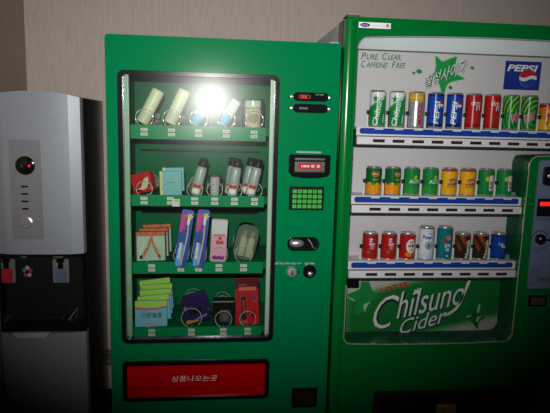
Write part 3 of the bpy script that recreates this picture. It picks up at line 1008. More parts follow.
MB().box(1.110, 1.19, YC - 0.0008, YC + 0.001, 1.182, 1.194, mat('panel_label', (0.09, 0.12, 0.19), 0.5)).build('instruction_label', cpl)
kn = MB().lathe([(0.019, 0.002), (0.019, -0.010), (0.015, -0.014), (0.0001, -0.014)], M_blackg, 28, axis='y', c=(1.1365, YC, 1.117)).build('return_knob', cpl, smooth=True)
MB().sphere((1.131, YC - 0.013, 1.121), 0.005, 0.004, 0.005, M_chrome).build('knob_stud', kn, smooth=True)
MB().box(1.152, 1.172, YC - 0.010, YC - 0.003, 1.112, 1.119, M_blackg).build('knob_grip', kn, bevel=0.002)
rg = MB()
ro = [(1.1365 + 0.033 * math.cos(a), 1.117 + 0.031 * math.sin(a)) for a in (PI * (0.12 + 0.88 * k / 18) for k in range(19))]
ri = [(1.1365 + 0.030 * math.cos(a), 1.117 + 0.028 * math.sin(a)) for a in (PI * (0.12 + 0.88 * k / 18) for k in range(19))]
rg.flat(ro + ri[::-1], YC - 0.0005, M_print_dark)
rg.build('ring_print', cpl)
text_to(MB(), '동전반환레버', M_print_dark, (1.100 + 0.012, 1.168, 1.078, 1.088), YC - 0.0005).build('lettering', cpl)
text_to(MB(), '확인', M_print_dark, (1.128, 1.146, 1.068, 1.075), YC - 0.0005).build('lettering', cpl)
co = MB()
co.tube([(1.1085 + 0.008, YC, 0.957), (1.1190, YC, 1.005), (1.125, YC, 1.011), (1.143, YC, 1.009), (1.1465, YC, 1.004), (1.1405, YC, 0.956), (1.136, YC, 0.951), (1.120, YC, 0.952)], 0.0009, mat('purple_line', (0.05, 0.03, 0.12), 0.5), 6, closed=True)
co.tube([(1.135, YC, 1.010), (1.147, YC, 1.022), (1.158, YC, 1.019)], 0.0009, mat('purple_line', (0.05, 0.03, 0.12), 0.5), 6)
co.tube([(1.119, YC, 1.004), (1.132, YC, 1.001), (1.1460, YC, 1.003)], 0.0008, mat('purple_line', (0.05, 0.03, 0.12), 0.5), 6)
co.build('can_drawing', cpl)
text_to(MB(), "ITS C", M_print_dark, (1.147, 1.193, 0.961, 0.975), YC - 0.0006, shear=0.3, bold=0.02).build('lettering', cpl)
# coin return and the delivery door
rt_ = MB().plate(rrect(1.112, 1.20, 0.895, 0.912, 0.003), RYF - 0.001, RYF + 0.001, M_green2)
cr = MB().plate(rrect(1.120, 1.187, 0.9085 - 0.04, 0.9085, 0.004), RYF - 0.006, RYF + 0.003, M_dark).build('coin_return', dm, bevel=0.002)
MB().box(1.127, 1.180, RYF - 0.0075, RYF - 0.005, 0.874, 0.902, mat('brownish_flap', (0.075, 0.045, 0.045), 0.4)).build('return_flap', cr)
MB().plate(rrect(0.566, 1.162, 0.195, 0.554, 0.010), RYF - 0.008, RYF + 0.012, mat('brown_black_frame', (0.022, 0.015, 0.012), 0.4), holes=[rrect(0.586, 1.142, 0.215, 0.530, 0.006)]).build('delivery_frame', dm, bevel=0.003)
dd = MB().plate(rrect(0.5865, 1.1415, 0.2155, 0.5295, 0.006), RYF + 0.003, RYF + 0.010, M_black).build('delivery_flap', dm)
ys = MB().box(0.808, 0.882, RYF + 0.0022, RYF + 0.0032, 0.440, 0.4945, mat('yellow_sticker_paper', (0.48, 0.30, 0.02), 0.5))
text_to(ys, '주의', M_print_dark, (0.822, 0.868, 0.462, 0.482), RYF + 0.0018).build('warning_sticker', dd)

# ------------------------------------------------------------------ cans
M_lid = mat('can_lid_metal', (0.62, 0.62, 0.60), 0.28, metal=0.85)
CR = 0.0268


def can(name, h, mf, label, letters=(), cat='can', group=None, rings=None):
    """mf(t, a): material at height share t and angle a (0 faces the viewer)"""
    o = empty(name, (0, 0, 0), label, cat, group)
    zs = rings or [0.006 + (h - 0.013) * i / 20 for i in range(21)]
    prof = [(CR - 0.004, 0.0), (CR - 0.003, 0.0008), (CR, 0.005)] + [(CR, z) for z in zs[0:]] + [(CR, h - 0.006)]

    def f(i, a):
        if a > PI:
            a -= 2 * PI
        z = (prof[i][1] + prof[min(i + 1, len(prof) - 1)][1]) / 2
        return mf(z / h, a)
    MB().lathe(prof, f, 64).build('can_body', o, smooth=True, local=True)
    MB().lathe([(CR, h - 0.006), (CR + 0.0006, h - 0.005), (CR - 0.002, h - 0.0012), (CR - 0.0022, h), (CR - 0.0035, h), (CR - 0.0042, h - 0.0015), (0.0001, h - 0.0015)], M_lid, 48).build('lid', o, smooth=True, local=True)
    MB().lathe([(CR - 0.0042, -0.0004), (CR - 0.0030, 0.0002), (CR + 0.0002, 0.0050), (CR, 0.0056)], M_lid, 48).build('bottom_rim', o, smooth=True, local=True)
    for spec in letters:
        body, m, bx, kw = spec
        if callable(body):
            mb = body(m)
            vv, ff = sliced([(p.x, p.z) for p in mb.v], mb.f)
            mb = MB().add([(x, 0, z) for x, z in vv], ff, m)
            mb.v = [Vector(((CR + 0.0006) * math.sin(p.x / CR), -(CR + 0.0006) * math.cos(p.x / CR), p.z)) for p in mb.v]
        else:
            mb = text_to(MB(), body, m, bx, 0, wrap=CR + kw.pop('lift', 0.0008), **kw)
        mb.build('lettering' if not callable(body) else 'printed_mark', o, local=True)
    return o


def shape(pts):
    return lambda m: MB().flat(pts, 0, m)


c_green = mat('can_green', (0.008, 0.22, 0.045), 0.26, spec=0.18)
c_dgreen = mat('can_dark_green', (0.004, 0.11, 0.022), 0.26, spec=0.18)
c_lime = mat('can_lime', (0.30, 0.55, 0.04), 0.26, spec=0.18)
c_white = mat('can_white', (0.66, 0.68, 0.68), 0.26, spec=0.18)
c_silver = mat('can_silver', (0.50, 0.51, 0.53), 0.26, spec=0.18, metal=0.6)
c_red = mat('can_red', (0.43, 0.010, 0.012), 0.26, spec=0.18)
c_dred = mat('can_dark_red', (0.30, 0.008, 0.010), 0.26, spec=0.18)
c_blue = mat('can_blue', (0.008, 0.055, 0.36), 0.26, spec=0.18)
c_dblue = mat('can_dark_blue', (0.004, 0.016, 0.14), 0.26, spec=0.18)
c_gold = mat('can_gold', (0.52, 0.33, 0.04), 0.26, spec=0.18)
c_orange = mat('can_orange', (0.72, 0.20, 0.010), 0.26, spec=0.18)
c_yellow = mat('can_yellow', (0.78, 0.40, 0.010), 0.26, spec=0.18)
c_teal = mat('can_teal', (0.005, 0.16, 0.20), 0.26, spec=0.18)
c_pale = mat('can_pale_blue', (0.50, 0.60, 0.68), 0.26, spec=0.18)
c_sky = mat('can_sky', (0.20, 0.38, 0.60), 0.26, spec=0.18)
c_brown = mat('can_brown', (0.035, 0.018, 0.010), 0.26, spec=0.18)
c_copper = mat('can_copper', (0.25, 0.09, 0.02), 0.26, spec=0.18, metal=0.3)
c_purple = mat('can_purple', (0.12, 0.015, 0.16), 0.26, spec=0.18)
c_leafg = mat('can_leaf_green', (0.06, 0.34, 0.05), 0.26, spec=0.18)
HT, HS = 0.1215, 0.0970
Y_CAN = 1.836
CANS = []


def put(o, row, col, ang=0.0):
    o.location = (CANX[col], Y_CAN, FL[row])
    o.rotation_euler = (0, 0, ang)
    return o


G1 = 'tall display cans on the top shelf'
# cider cans
V = math.radians(72)


def vert_warp(x0, x1, z0, z1, lean=0.0):
    """text running upward: u along z, t towards -x"""
    def w(u, t):
        return (x1 - (x1 - x0) * t + lean * u, z0 + (z1 - z0) * u)
    return w


def cider_mf(t, a):
    if t > 0.66 + 0.16 * math.sin(a * 1.2 + 0.5): return c_white if t > 0.70 + 0.16 * math.sin(a * 1.2 + 0.5) else c_leafg
    return c_green


starp = [((0.0125 if k % 2 == 0 else 0.0055) * math.sin(PI * k / 5) - 0.014, 0.093 + (0.0150 if k % 2 == 0 else 0.0065) * math.cos(PI * k / 5)) for k in range(10)]
ci = can('drink_can', HT, cider_mf, 'tall green and white cider can at the left end of the top shelf', [
    (shape(starp), c_green, None, {}),
    ('Chilsung', c_white, None, dict(bold=0.015, shear=0.25, warp=vert_warp(-0.025, 0.000, 0.004, 0.108, 0.018), lift=0.0014)),
    ('cider', c_white, None, dict(bold=0.03, warp=vert_warp(0.010, 0.018, 0.012, 0.044, 0.004), lift=0.0014))], group=G1)
put(ci, 0, 0)
put(copy_thing(ci, label='second tall green and white cider can, standing left of the silver can'), 0, 1, -0.06)
sv = can('drink_can', HT, lambda t, a: c_gold if (t > 0.86 or 0.74 < t < 0.80) else (c_yellow if t > 0.8 else c_silver), 'tall silver can with gold top band and red upright lettering', [
    ('MAXX', mat('can_crimson', (0.42, 0.02, 0.05), 0.35), None, dict(bold=0.03, warp=vert_warp(-0.005, 0.014, 0.010, 0.084), lift=0.001))], group=G1)
put(sv, 0, 2)


def pep_mf(t, a):
    if t > 0.90: return c_dblue
    if t < 0.30 + 0.06 * math.sin(3 * a): return c_dblue if t < 0.12 else c_blue
    return c_blue


def half_disc(cx, cz, r, top):
    return [(cx + r * math.cos(PI * k / 12), cz + (1 if top else -1) * (r * math.sin(PI * k / 12) + 0.0015)) for k in range(13)]


pe = can('drink_can', HT, pep_mf, 'tall blue can with white upright lettering, right of the silver can', [
    ('PEPSI', c_white, None, dict(bold=0.025, shear=0.15, warp=vert_warp(-0.015, 0.003, 0.014, 0.092, 0.003), lift=0.001)),
    (shape(half_disc(0.014, 0.083, 0.0095, True)), c_red, None, {}),
    (shape(half_disc(0.014, 0.083, 0.0095, False)), c_white, None, {})], group=G1)
put(pe, 0, 3)
put(copy_thing(pe, label='tall blue can with white upright lettering, left of the two red cans'), 0, 4, -0.25)
dmz = can('drink_can', HT, lambda t, a: c_dred if t < 0.14 else c_red, 'tall red can with white curly letters, beside the blue can', [
    ('dm', c_white, (-0.020, 0.011, 0.081, 0.098), dict(bold=0.0)), ('n', c_white, (-0.002, 0.011, 0.064, 0.080), dict(bold=0.0)),
    (shape(smooth_poly([(-0.004, 0.046), (0.008, 0.052), (0.014, 0.060), (0.009, 0.046), (0.002, 0.042)], 3)), c_copper, None, {}),
    (shape([(-0.012, 0.030), (0.012, 0.031), (0.012, 0.033), (-0.012, 0.032)]), c_copper, None, {}),
    (shape([(-0.012, 0.024), (0.010, 0.025), (0.010, 0.0265), (-0.012, 0.0255)]), c_copper, None, {})], group=G1)
put(dmz, 0, 5)
put(copy_thing(dmz, label='tall red can with white curly letters, beside the dark green swirl can'), 0, 6, 0.1)


def dew_mf(t, a):
    d = math.hypot(a * 0.55 - 0.35, (t - 0.42) * 2.0)
    k = (d * 3.6) % 1
    if d > 0.55 and k < 0.28: return c_lime if t > 0.5 else c_leafg
    return c_dgreen if k < 0.65 else c_green


def dew(label, rot):
    o = can('drink_can', HT, dew_mf, label, rings=[0.006 + (HT - 0.013) * i / 48 for i in range(49)], letters=[
        ('MTN', c_leafg, (-0.013, 0.012, 0.056, 0.078), dict(bold=0.04, shear=0.2, rot=0.25)),
        ('DEW', c_white, (-0.0255, 0.0155, 0.0325, 0.059), dict(bold=0.09, shear=0.2, rot=0.38)),
        ('DEW', c_red, (-0.024, 0.014, 0.034, 0.0575), dict(bold=0.04, shear=0.2, rot=0.38, lift=0.0014))], group=G1)
    o.rotation_euler = (0, 0, rot)
    return o


put(dew('tall green swirl can with red lettering, directly right of the red cans', 0), 0, 7, 0.55)
put(dew('tall green swirl can with red lettering, left of the orange can', 0), 0, 8, -0.15)
of = can('drink_can', HS, lambda t, a: c_red if t > 0.86 else (c_orange if t > 0.42 else c_yellow), 'short orange can at the right end of the top shelf', [
    (shape([(-0.012, 0.066), (0.014, 0.068), (0.014, 0.071), (-0.012, 0.069)]), c_white, None, {}),
    ('Fanta', c_dblue, (-0.014, 0.016, 0.047, 0.062), dict(bold=0.05, rot=0.1)),
    (shape(smooth_poly([(-0.017, 0.026), (-0.010, 0.036), (-0.006, 0.045), (-0.010, 0.024), (-0.014, 0.018)], 3)), c_brown, None, {})])
put(of, 0, 9)

G2 = 'short display cans on the middle shelf'


def peach_mf(t, a):
    if t > 0.94: return c_gold
    if t < 0.40 + 0.05 * math.sin(a * 6): return c_orange if (t * 23 + a * 3) % 2 < 1.3 else c_yellow
    return c_dgreen if t > 0.46 else c_green


shield = [(-0.013, 0.080), (0.013, 0.080), (0.013, 0.069), (0.006, 0.0645), (0, 0.0635), (-0.006, 0.0645), (-0.013, 0.069)]
inn = [(x * 0.85, 0.0725 + (z - 0.0725) * 0.8) for x, z in shield]
pj = can('drink_can', HS, peach_mf, 'short dark green juice can with orange fruit, leftmost on the middle shelf', [
    (shape(shield), c_gold, None, {}),
    (lambda m: MB().flat(inn, 0, m).xf(lambda p: p), c_red, None, {}),
    ('DelMonte', c_white, (-0.0095, 0.0095, 0.0705, 0.0755), dict(bold=0.03, lift=0.0016)),
    ('망고', c_lime, (-0.009, 0.009, 0.050, 0.058), dict(bold=0.02, lift=0.0012))], group=G2)
for ch in pj.children:       # lift the red shield clear of the gold edge
    if ch.name.startswith('printed_mark') and ch.data.materials[0] == c_red:
        for v in ch.data.vertices:
            v.co.x *= 1.015; v.co.y *= 1.015
put(pj, 1, 0, 0.0)
put(copy_thing(pj, label='short dark green juice can with fruit, its red shield turned to the right'), 1, 1, 0.45)
al = can('drink_can', HS, lambda t, a: (c_dgreen if t > 0.92 else c_green) if t > 0.30 else (c_leafg if (a * 5 + t * 30) % 3 < 1.0 else c_green), 'short green aloe can with white capitals, beside the orange fruit cans', [
    ('ALOE', c_white, (-0.017, 0.024, 0.043, 0.055), dict(bold=0.02)),
    (shape(smooth_poly([(-0.002, 0.066), (0.008, 0.070), (0.014, 0.066), (0.006, 0.062)], 3)), c_lime, None, {}),
    (shape(smooth_poly([(-0.004, 0.060), (0.006, 0.061), (0.012, 0.057), (0.004, 0.055)], 3)), c_lime, None, {})], group=G2)
put(al, 1, 2)
put(copy_thing(al, label='short green aloe can with white capitals, beside the yellow cans'), 1, 3, 0.12)
vp = can('drink_can', HS, lambda t, a: c_red if t > 0.90 else c_yellow, 'short yellow can with purple slanted words, beside the aloe cans', [
    ('VITA', c_purple, (-0.014, 0.018, 0.050, 0.062), dict(bold=0.05, shear=0.2, rot=0.15)),
    ('POWER', c_purple, (-0.0185, 0.018, 0.035, 0.047), dict(bold=0.05, shear=0.2, rot=0.15)),
    (shape([(-0.018, 0.028), (0.016, 0.033), (0.016, 0.035), (-0.018, 0.030)]), c_red, None, {})], group=G2)
put(vp, 1, 4, 0.1)
put(copy_thing(vp, label='short yellow can with purple slanted words, beside the grape-green cans'), 1, 5, 0.0)
bg_ = can('drink_can', HS, lambda t, a: c_lime if t > 0.95 else c_green, 'short green can with white label and yellow dot, next to the yellow cans', [
    (shape(rrect(0.000, 0.017, 0.020, 0.074, 0.003)), c_white, None, {}),
    ('봉봉', mat('can_pink', (0.5, 0.06, 0.12), 0.35), None, dict(bold=0.05, warp=lambda u, t: (0.003 + 0.011 * t, 0.026 + 0.028 * (1 - u)), lift=0.0014)),
    (shape(ell(-0.006, 0.062, 0.007, 0.008, 16)), c_yellow, None, {}),
    (shape(ell(-0.006, 0.062, 0.0045, 0.0055, 16)), c_lime, None, {})], group=G2)
put(bg_, 1, 6)
put(copy_thing(bg_, label='short green can with white label and yellow dot, rightmost on the middle shelf'), 1, 7, 0.06)
for o in (pj, al, vp, bg_):
    pass
bpy.data.objects[[o.name for o in bpy.data.objects if o.get('label', '').endswith('grape-green cans')][0]]['label'] = 'short yellow can with purple slanted words, beside the green white-label cans'

G3 = 'display cans on the lowest shelf'
rgn = can('drink_can', HS, lambda t, a: c_dred if t > 0.93 else c_red, 'short red can with white brush letters, leftmost on the lowest shelf', [
    ('홍삼', c_white, None, dict(bold=0.03, warp=lambda u, t: (-0.010 + 0.012 * t, 0.064 + 0.016 * (1 - u)), lift=0.001)),
    ('蔘', c_white, (-0.012, 0.013, 0.034, 0.062), dict(bold=0.03)),
    (shape(smooth_poly([(-0.017, 0.030), (-0.008, 0.034), (-0.004, 0.030), (-0.011, 0.026)], 3)), c_green, None, {}),
    (shape([(-0.002, 0.020), (0.012, 0.0215), (0.012, 0.024), (-0.002, 0.0225)]), c_copper, None, {})], group=G3)
put(rgn, 2, 0)
put(copy_thing(rgn, label='short red can with white brush letters, second from the left on the lowest shelf'), 2, 1, 0.05)
ri_ = can('drink_can', HS, lambda t, a: c_red, 'short red can with a big white oval on its front', [
    (shape(ell(0.005, 0.051, 0.0175, 0.026, 28)), c_white, None, {}),
    ('초록', c_red, (-0.002, 0.014, 0.060, 0.070), dict(bold=0.03, lift=0.0014)),
    ('석류', c_red, (-0.008, 0.018, 0.046, 0.058), dict(bold=0.05, lift=0.0014)),
    ('100', c_dgreen, (0.000, 0.014, 0.036, 0.041), dict(bold=0.03, lift=0.0014)),
    (shape(ell(-0.002, 0.022, 0.013, 0.009, 20)), c_orange, None, {})], group=G3)
put(ri_, 2, 2)


def milk_mf(t, a):
    if t > 0.955: return c_white
    return c_pale if t < 0.18 or t > 0.86 else c_white


wh = can('drink_can', 0.119, milk_mf, 'tall white and pale blue can with a red letter in a ring', [
    ('밀키스', c_red, (-0.001, 0.015, 0.094, 0.099), dict(bold=0.05)),
    ('Pocari', c_blue, (-0.022, 0.014, 0.077, 0.091), dict(bold=0.04)),
    (shape(ell(0.001, 0.054, 0.0145, 0.0155, 28)), c_sky, None, {}),
    ('A', c_red, (-0.007, 0.008, 0.045, 0.062), dict(bold=0.05, lift=0.0014)),
    (shape([(-0.014, 0.026), (0.012, 0.026), (0.012, 0.029), (-0.014, 0.029)]), c_pale, None, {})], group=G3)
put(wh, 2, 3)
te = can('drink_can', 0.119, lambda t, a: c_teal, 'tall teal can with red and orange fruit print', [
    (shape(ell(0.005, 0.082, 0.010, 0.009, 20)), mat('can_salmon', (0.5, 0.18, 0.14), 0.35), None, {}),
    (shape(ell(-0.006, 0.074, 0.008, 0.007, 20)), c_red, None, {}),
    ('2%', c_white, (-0.010, 0.014, 0.048, 0.060), dict(bold=0.03)),
    ('물', c_pale, (-0.006, 0.010, 0.034, 0.044), dict(bold=0.03)),
    (shape(rrect(-0.001, 0.005, 0.014, 0.020, 0.001)), c_white, None, {})], group=G3)
put(te, 2, 4)


def coffee_mf(t, a):
    if t > 0.93 or t < 0.06: return c_gold
    s = t * 3 + a * 1.3
    k = s % 1.6
    return c_copper if (t > 0.35 and k < 0.55) else (c_dred if (t > 0.45 and k < 0.8) else c_brown)


ne = can('drink_can', HS, coffee_mf, 'short brown and copper coffee can, beside the teal can', [
    ('Nescafe', c_white, None, dict(bold=0.05, shear=0.1, warp=vert_warp(-0.002, 0.014, 0.008, 0.075, 0.006), lift=0.001))], group=G3)
put(ne, 2, 5)
put(copy_thing(ne, label='short brown and copper coffee can, beside the short dark blue can'), 2, 6, 0.05)
lb = can('drink_can', HS, lambda t, a: c_dblue if t > 0.9 or t < 0.1 else c_blue, 'short dark blue can at the right end of the lowest shelf', [
    ('Let', c_white, (-0.012, 0.004, 0.056, 0.066), dict(bold=0.03)),
    ('Be', c_white, (-0.002, 0.015, 0.046, 0.058), dict(bold=0.03)),
    (shape(ell(0.002, 0.032, 0.006, 0.004, 16)), c_dred, None, {})], group=G3)
put(lb, 2, 7)

# ------------------------------------------------------------------ snack machine goods
FZ = [s[2] + 0.0042 for s in SHELVES]
M_cream = mat('cream_tube', (0.72, 0.74, 0.48), 0.4, spec=0.4)
M_creamd = mat('cream_base', (0.56, 0.58, 0.40), 0.4)
M_label_w = mat('label_white', (0.70, 0.72, 0.70), 0.45)
M_sky = mat('sky_blue_paper', (0.03, 0.30, 0.55), 0.45)
PY = 1.905


def tube_loc(left, d, th, fz):
    return (left + d / 2 * math.cos(th), PY, fz + d / 2 * math.sin(th))


G = 'pale tubes on the top row of the snack window'
th = math.radians(27)
ct = empty('cream_tube', tube_loc(-0.276, 0.044, th, FZ[0]), 'long cream tube leaning right, leftmost on the top snack row', 'tube', G, (0, th, 0))
MB().lathe([(0.019, 0.0), (0.021, 0.003), (0.0215, 0.03), (0.022, 0.110), (0.0215, 0.119), (0.019, 0.1235), (0.014, 0.125), (0.0001, 0.1255)], M_cream, 32).build('tube_body', ct, smooth=True, local=True)
MB().lathe([(0.0200, -0.0004), (0.0225, 0.002), (0.0228, 0.040), (0.0222, 0.041)], M_creamd, 32).build('clear_cup', ct, smooth=True, local=True)
c2 = copy_thing(ct, tube_loc(-0.1830, 0.044, th, FZ[0]), (0, math.radians(24), 0), 'long cream tube leaning right, second from left on the top row')
th = math.radians(30)
bt = empty('blue_label_tube', tube_loc(-0.098, 0.036, th, FZ[0]), 'white tube with blue paper at its base, in the middle of the top row', 'tube', G, (0, th, 0))
MB().lathe([(0.016, 0.0), (0.0178, 0.002), (0.0178, 0.044), (0.0178, 0.0445), (0.0178, 0.094), (0.0165, 0.097), (0.0001, 0.098)], M_label_w, 32).build('tube_body', bt, smooth=True, local=True)
mb = MB()
mb.lathe([(0.0181, 0.003), (0.0181, 0.034)], lambda i, a: M_sky, 32)
mb.build('blue_paper', bt, smooth=True, local=True)
mb = wrapflat([(-0.012, 0.034), (0.012, 0.034), (0.014, 0.041), (-0.010, 0.046)], 0.0182, M_sky)
mb.build('paper_edge', bt, local=True)
text_to(MB(), 'SOFT', M_print_grey, None or (0, 1, 0, 1), 0, wrap=0.0184, warp=vert_warp(0.002, 0.007, 0.052, 0.086)).build('lettering', bt, local=True)
copy_thing(bt, tube_loc(-0.0010, 0.036, th, FZ[0]), (0, th, 0), 'white tube with blue paper at its base, next to the capped jar')
jr = empty('wrapped_jar', (0.1215, PY + 0.024, FZ[0]), 'capped jar with tan contents in clear wrap, right end of top row', 'jar')
MB().lathe([(0.030, 0), (0.034, 0.004), (0.0345, 0.066), (0.030, 0.070)], mat('tan_contents', (0.64, 0.57, 0.42), 0.5, var=0.2, scale=90), 32).build('jar_body', jr, smooth=True, local=True)
MB().lathe([(0.035, 0.070), (0.038, 0.073), (0.038, 0.092), (0.034, 0.096), (0.0001, 0.097)], mat('pale_green_cap', (0.55, 0.66, 0.55), 0.35), 32).build('cap', jr, smooth=True, local=True)
MB().lathe([(0.036, 0.001), (0.039, 0.004), (0.0385, 0.03), (0.041, 0.066), (0.0405, 0.098), (0.036, 0.101), (0.0001, 0.1015)], M_wrap, 24).build('clear_wrapper', jr, smooth=True, local=True)
mb = wrapflat(ell(0.000, 0.034, 0.019, 0.017, 24), 0.0352, mat('tan_label', (0.36, 0.32, 0.22), 0.5))
mb.build('round_label', jr, local=True)


def pack(name, w, d, h, m, label, cat, group=None, bevel=0.002):
    o = empty(name, (0, 0, 0), label, cat, group)
    MB().box(-w / 2, w / 2, -d / 2, d / 2, 0, h, m).build('pack_body', o, bevel=bevel, local=True)
    return o


# row 2
M_rbox = mat('red_box_card', (0.50, 0.015, 0.02), 0.4)
rx = pack('snack_box', 0.072, 0.034, 0.068, M_rbox, 'red snack box tilted up to the right, leftmost on the second row', 'box')
t = MB()
t.flat(smooth_poly([(-0.018, 0.014), (-0.004, 0.020), (0.004, 0.034), (0.014, 0.046), (0.028, 0.050), (0.026, 0.030), (0.016, 0.014), (0.002, 0.010)], 3), -0.0175, mat('biscuit_print', (0.62, 0.52, 0.28), 0.5))
t.build('biscuit_picture', rx, local=True)
t = MB()
t.flat(ell(0.026, 0.020, 0.0055, 0.007), -0.0180, mat('violet_print', (0.10, 0.05, 0.22), 0.5))
t.flat(ell(0.028, 0.012, 0.004, 0.004), -0.0180, M_print_green)
t.flat(rrect(-0.030, -0.004, 0.006, 0.012, 0.002), -0.0180, M_dark)
t.build('printed_mark', rx, local=True)
rx.location = (-0.2480, 1.912, FZ[1] + 0.010); rx.rotation_euler = (0, math.radians(-14), math.radians(-16))
M_cy = mat('aqua_card', (0.11, 0.36, 0.38), 0.4)
cyb = pack('tissue_box', 0.074, 0.022, 0.084, M_cy, 'aqua box standing in front, second column of the second row', 'box', 'aqua boxes on the second row')
MB().box(-0.0375, -0.0285, -0.0112, 0.0112, 0.0, 0.0843, mat('straw_edge', (0.46, 0.46, 0.22), 0.4)).build('pale_edge', cyb, local=True)
text_to(MB(), 'T I S S U E', M_print_grey, (-0.014, 0.016, 0.044, 0.049), -0.0116).build('lettering', cyb, local=True)
cyb.location = (-0.1590, 1.901, FZ[1] + 0.001); cyb.rotation_euler = (math.radians(-4), math.radians(-1.5), 0.05)
copy_thing(cyb, (-0.1520, 1.936, FZ[1] + 0.001 + 0.010), (math.radians(-4), math.radians(-2), 0.05), 'aqua box partly hidden behind the front aqua box')
bo = empty('spray_bottle', (0, 0, 0), 'grey bottle with black cap beside the aqua boxes', 'bottle', 'grey bottles on the second row')
M_gb = mat('grey_bottle', (0.34, 0.39, 0.36), 0.3, spec=0.5)
MB().lathe([(0.016, 0), (0.0185, 0.003), (0.0188, 0.05), (0.0185, 0.088), (0.017, 0.097), (0.014, 0.102)], M_gb, 32).build('bottle_body', bo, smooth=True, local=True)
MB().lathe([(0.0165, 0.1015), (0.0168, 0.108), (0.0155, 0.126), (0.012, 0.131), (0.0001, 0.132)], M_dark, 32).build('cap', bo, smooth=True, local=True)
for z0, z1, m_, nm in ((0.027, 0.038, mat('red_label', (0.55, 0.025, 0.02), 0.4), 'red_label'), (0.008, 0.024, M_label_w, 'white_label')):
    mb = wrapflat([(-0.015, z0), (0.012, z0), (0.012, z1), (-0.015, z1)], 0.0193, m_)
    mb.build(nm, bo, local=True)


def lean(o, xbot, row, deg, r, y=PY):
    a = math.radians(deg)
    o.location = (xbot, y, FZ[row] + r * math.sin(abs(a)))
    o.rotation_euler = (0, a, 0)
    return o


lean(bo, -0.0770, 1, 14, 0.0165)
pk = empty('cotton_pack', (-0.0085, PY, FZ[1]), 'small white speckled cylinder with pink top between grey bottles', 'pack')
MB().lathe([(0.0205, 0), (0.0215, 0.002), (0.0215, 0.046), (0.0212, 0.0465), (0.0212, 0.064), (0.019, 0.068), (0.0001, 0.069)],
           lambda i, a: mat('speckled_white', (0.42, 0.44, 0.42), 0.5, var=0.5, scale=180) if i < 3 else mat('pink_band', (0.55, 0.40, 0.46), 0.45), 28).build('pack_body', pk, smooth=True, local=True)
MB().lathe([(0.0225, 0.0005), (0.0232, 0.002), (0.0232, 0.070), (0.021, 0.073), (0.0001, 0.0735)], M_wrap, 24).build('clear_wrapper', pk, smooth=True, local=True)
lean(copy_thing(bo, label='grey bottle with black cap right of the speckled pink-topped cylinder'), 0.0510, 1, 9, 0.0165)
lean(copy_thing(bo, label='rightmost grey bottle with black cap at the front of the second row'), 0.1150, 1, 14, 0.0165)
lean(copy_thing(bo, label='grey bottle half hidden behind the rightmost front bottle'), 0.1020, 1, 10, 0.0165, 1.966)
lean(copy_thing(bo, label='grey bottle half hidden behind the second bottle from the right'), 0.0430, 1, 6, 0.0165, 1.962)

# row 3
M_pg = mat('pale_green_paper', (0.42, 0.52, 0.42), 0.5, var=0.08, scale=40)
M_ob = mat('orange_brown', (0.45, 0.16, 0.03), 0.45)
M_ro = mat('red_orange_edge', (0.50, 0.11, 0.015), 0.45, var=0.5, scale=70)
wp = pack('wrapped_pack', 0.098, 0.022, 0.088, M_pg, 'front clear wrapped pale pack with crossed orange straps, third row', 'pack', 'clear wrapped packs on the third row')
MB().box(-0.049, 0.049, -0.0108, 0.0108, 0.0885, 0.102, M_ro).build('orange_top_edge', wp, bevel=0.001, local=True)
t = MB()
t.flat(smooth_poly([(-0.036, 0.012), (-0.022, 0.034), (-0.010, 0.062), (0.000, 0.084), (0.008, 0.084), (0.000, 0.062), (-0.012, 0.032), (-0.028, 0.010)], 3), -0.0116, M_ob)
t.build('strap', wp, local=True)
t = MB()
t.flat(smooth_poly([(0.004, 0.084), (0.012, 0.062), (0.022, 0.036), (0.032, 0.012), (0.026, 0.010), (0.014, 0.034), (0.004, 0.060), (-0.002, 0.084)], 3), -0.0120, M_ob)
t.build('strap', wp, local=True)
t = MB()
t.flat([(-0.046, 0.006), (-0.043, 0.006), (-0.022, 0.060), (-0.026, 0.062)], -0.0122, M_label_w)
t.flat(ell(-0.034, 0.014, 0.006, 0.007), -0.0124, M_dark)
t.flat(ell(0.030, 0.014, 0.005, 0.007), -0.0124, M_dark)
t.build('printed_mark', wp, local=True)
MB().plate(rrect(-0.054, 0.054, -0.0005, 0.104, 0.004), -0.0135, 0.0135, M_wrap).build('clear_wrapper', wp, local=True)
wp.location = (-0.2290, 1.898, FZ[2] + 0.002); wp.rotation_euler = (math.radians(-6), math.radians(-1), 0.06)
for k, (dx, dy, dz, lb_) in enumerate(((0.008, 0.034, 0.006, 'second clear wrapped pack, just behind the strapped front pack'), (0.016, 0.068, 0.014, 'rearmost clear wrapped pack of the third row stack'))):
    copy_thing(wp, (-0.2290 + dx, 1.898 + dy, FZ[2] + 0.002 + dz), (math.radians(-6), math.radians(-2), 0.06), lb_)

# toothbrush cards hanging over the rail
M_tb = mat('toothbrush_blue', (0.006, 0.045, 0.36), 0.35)
M_mag = mat('toothbrush_magenta', (0.55, 0.01, 0.22), 0.4)
tb = empty('toothbrush_pack', (0, 0, 0), 'blue and magenta toothbrush card beside the wrapped packs', 'toothbrush', 'toothbrush cards on the third row')
W2, H2 = 0.021, 0.202
MB().plate(rrect(-W2, W2, 0, H2, 0.008), -0.002, 0.0, M_tb).build('card', tb, local=True)
t = MB()
t.flat([(-0.020, 0.120), (-0.004, 0.132), (-0.001, 0.186), (-0.020, 0.186)], -0.0024, M_mag)
t.build('magenta_print', tb, local=True)
t = MB()
t.flat([(0.003 + (0.014 if k % 2 == 0 else 0.006) * math.cos(PI * k / 6) + 0.006, 0.180 + (0.014 if k % 2 == 0 else 0.006) * math.sin(PI * k / 6)) for k in range(12)], -0.0028, mat('splash_yellow', (0.65, 0.62, 0.03), 0.4))
t.build('yellow_splash', tb, local=True)
t = MB()
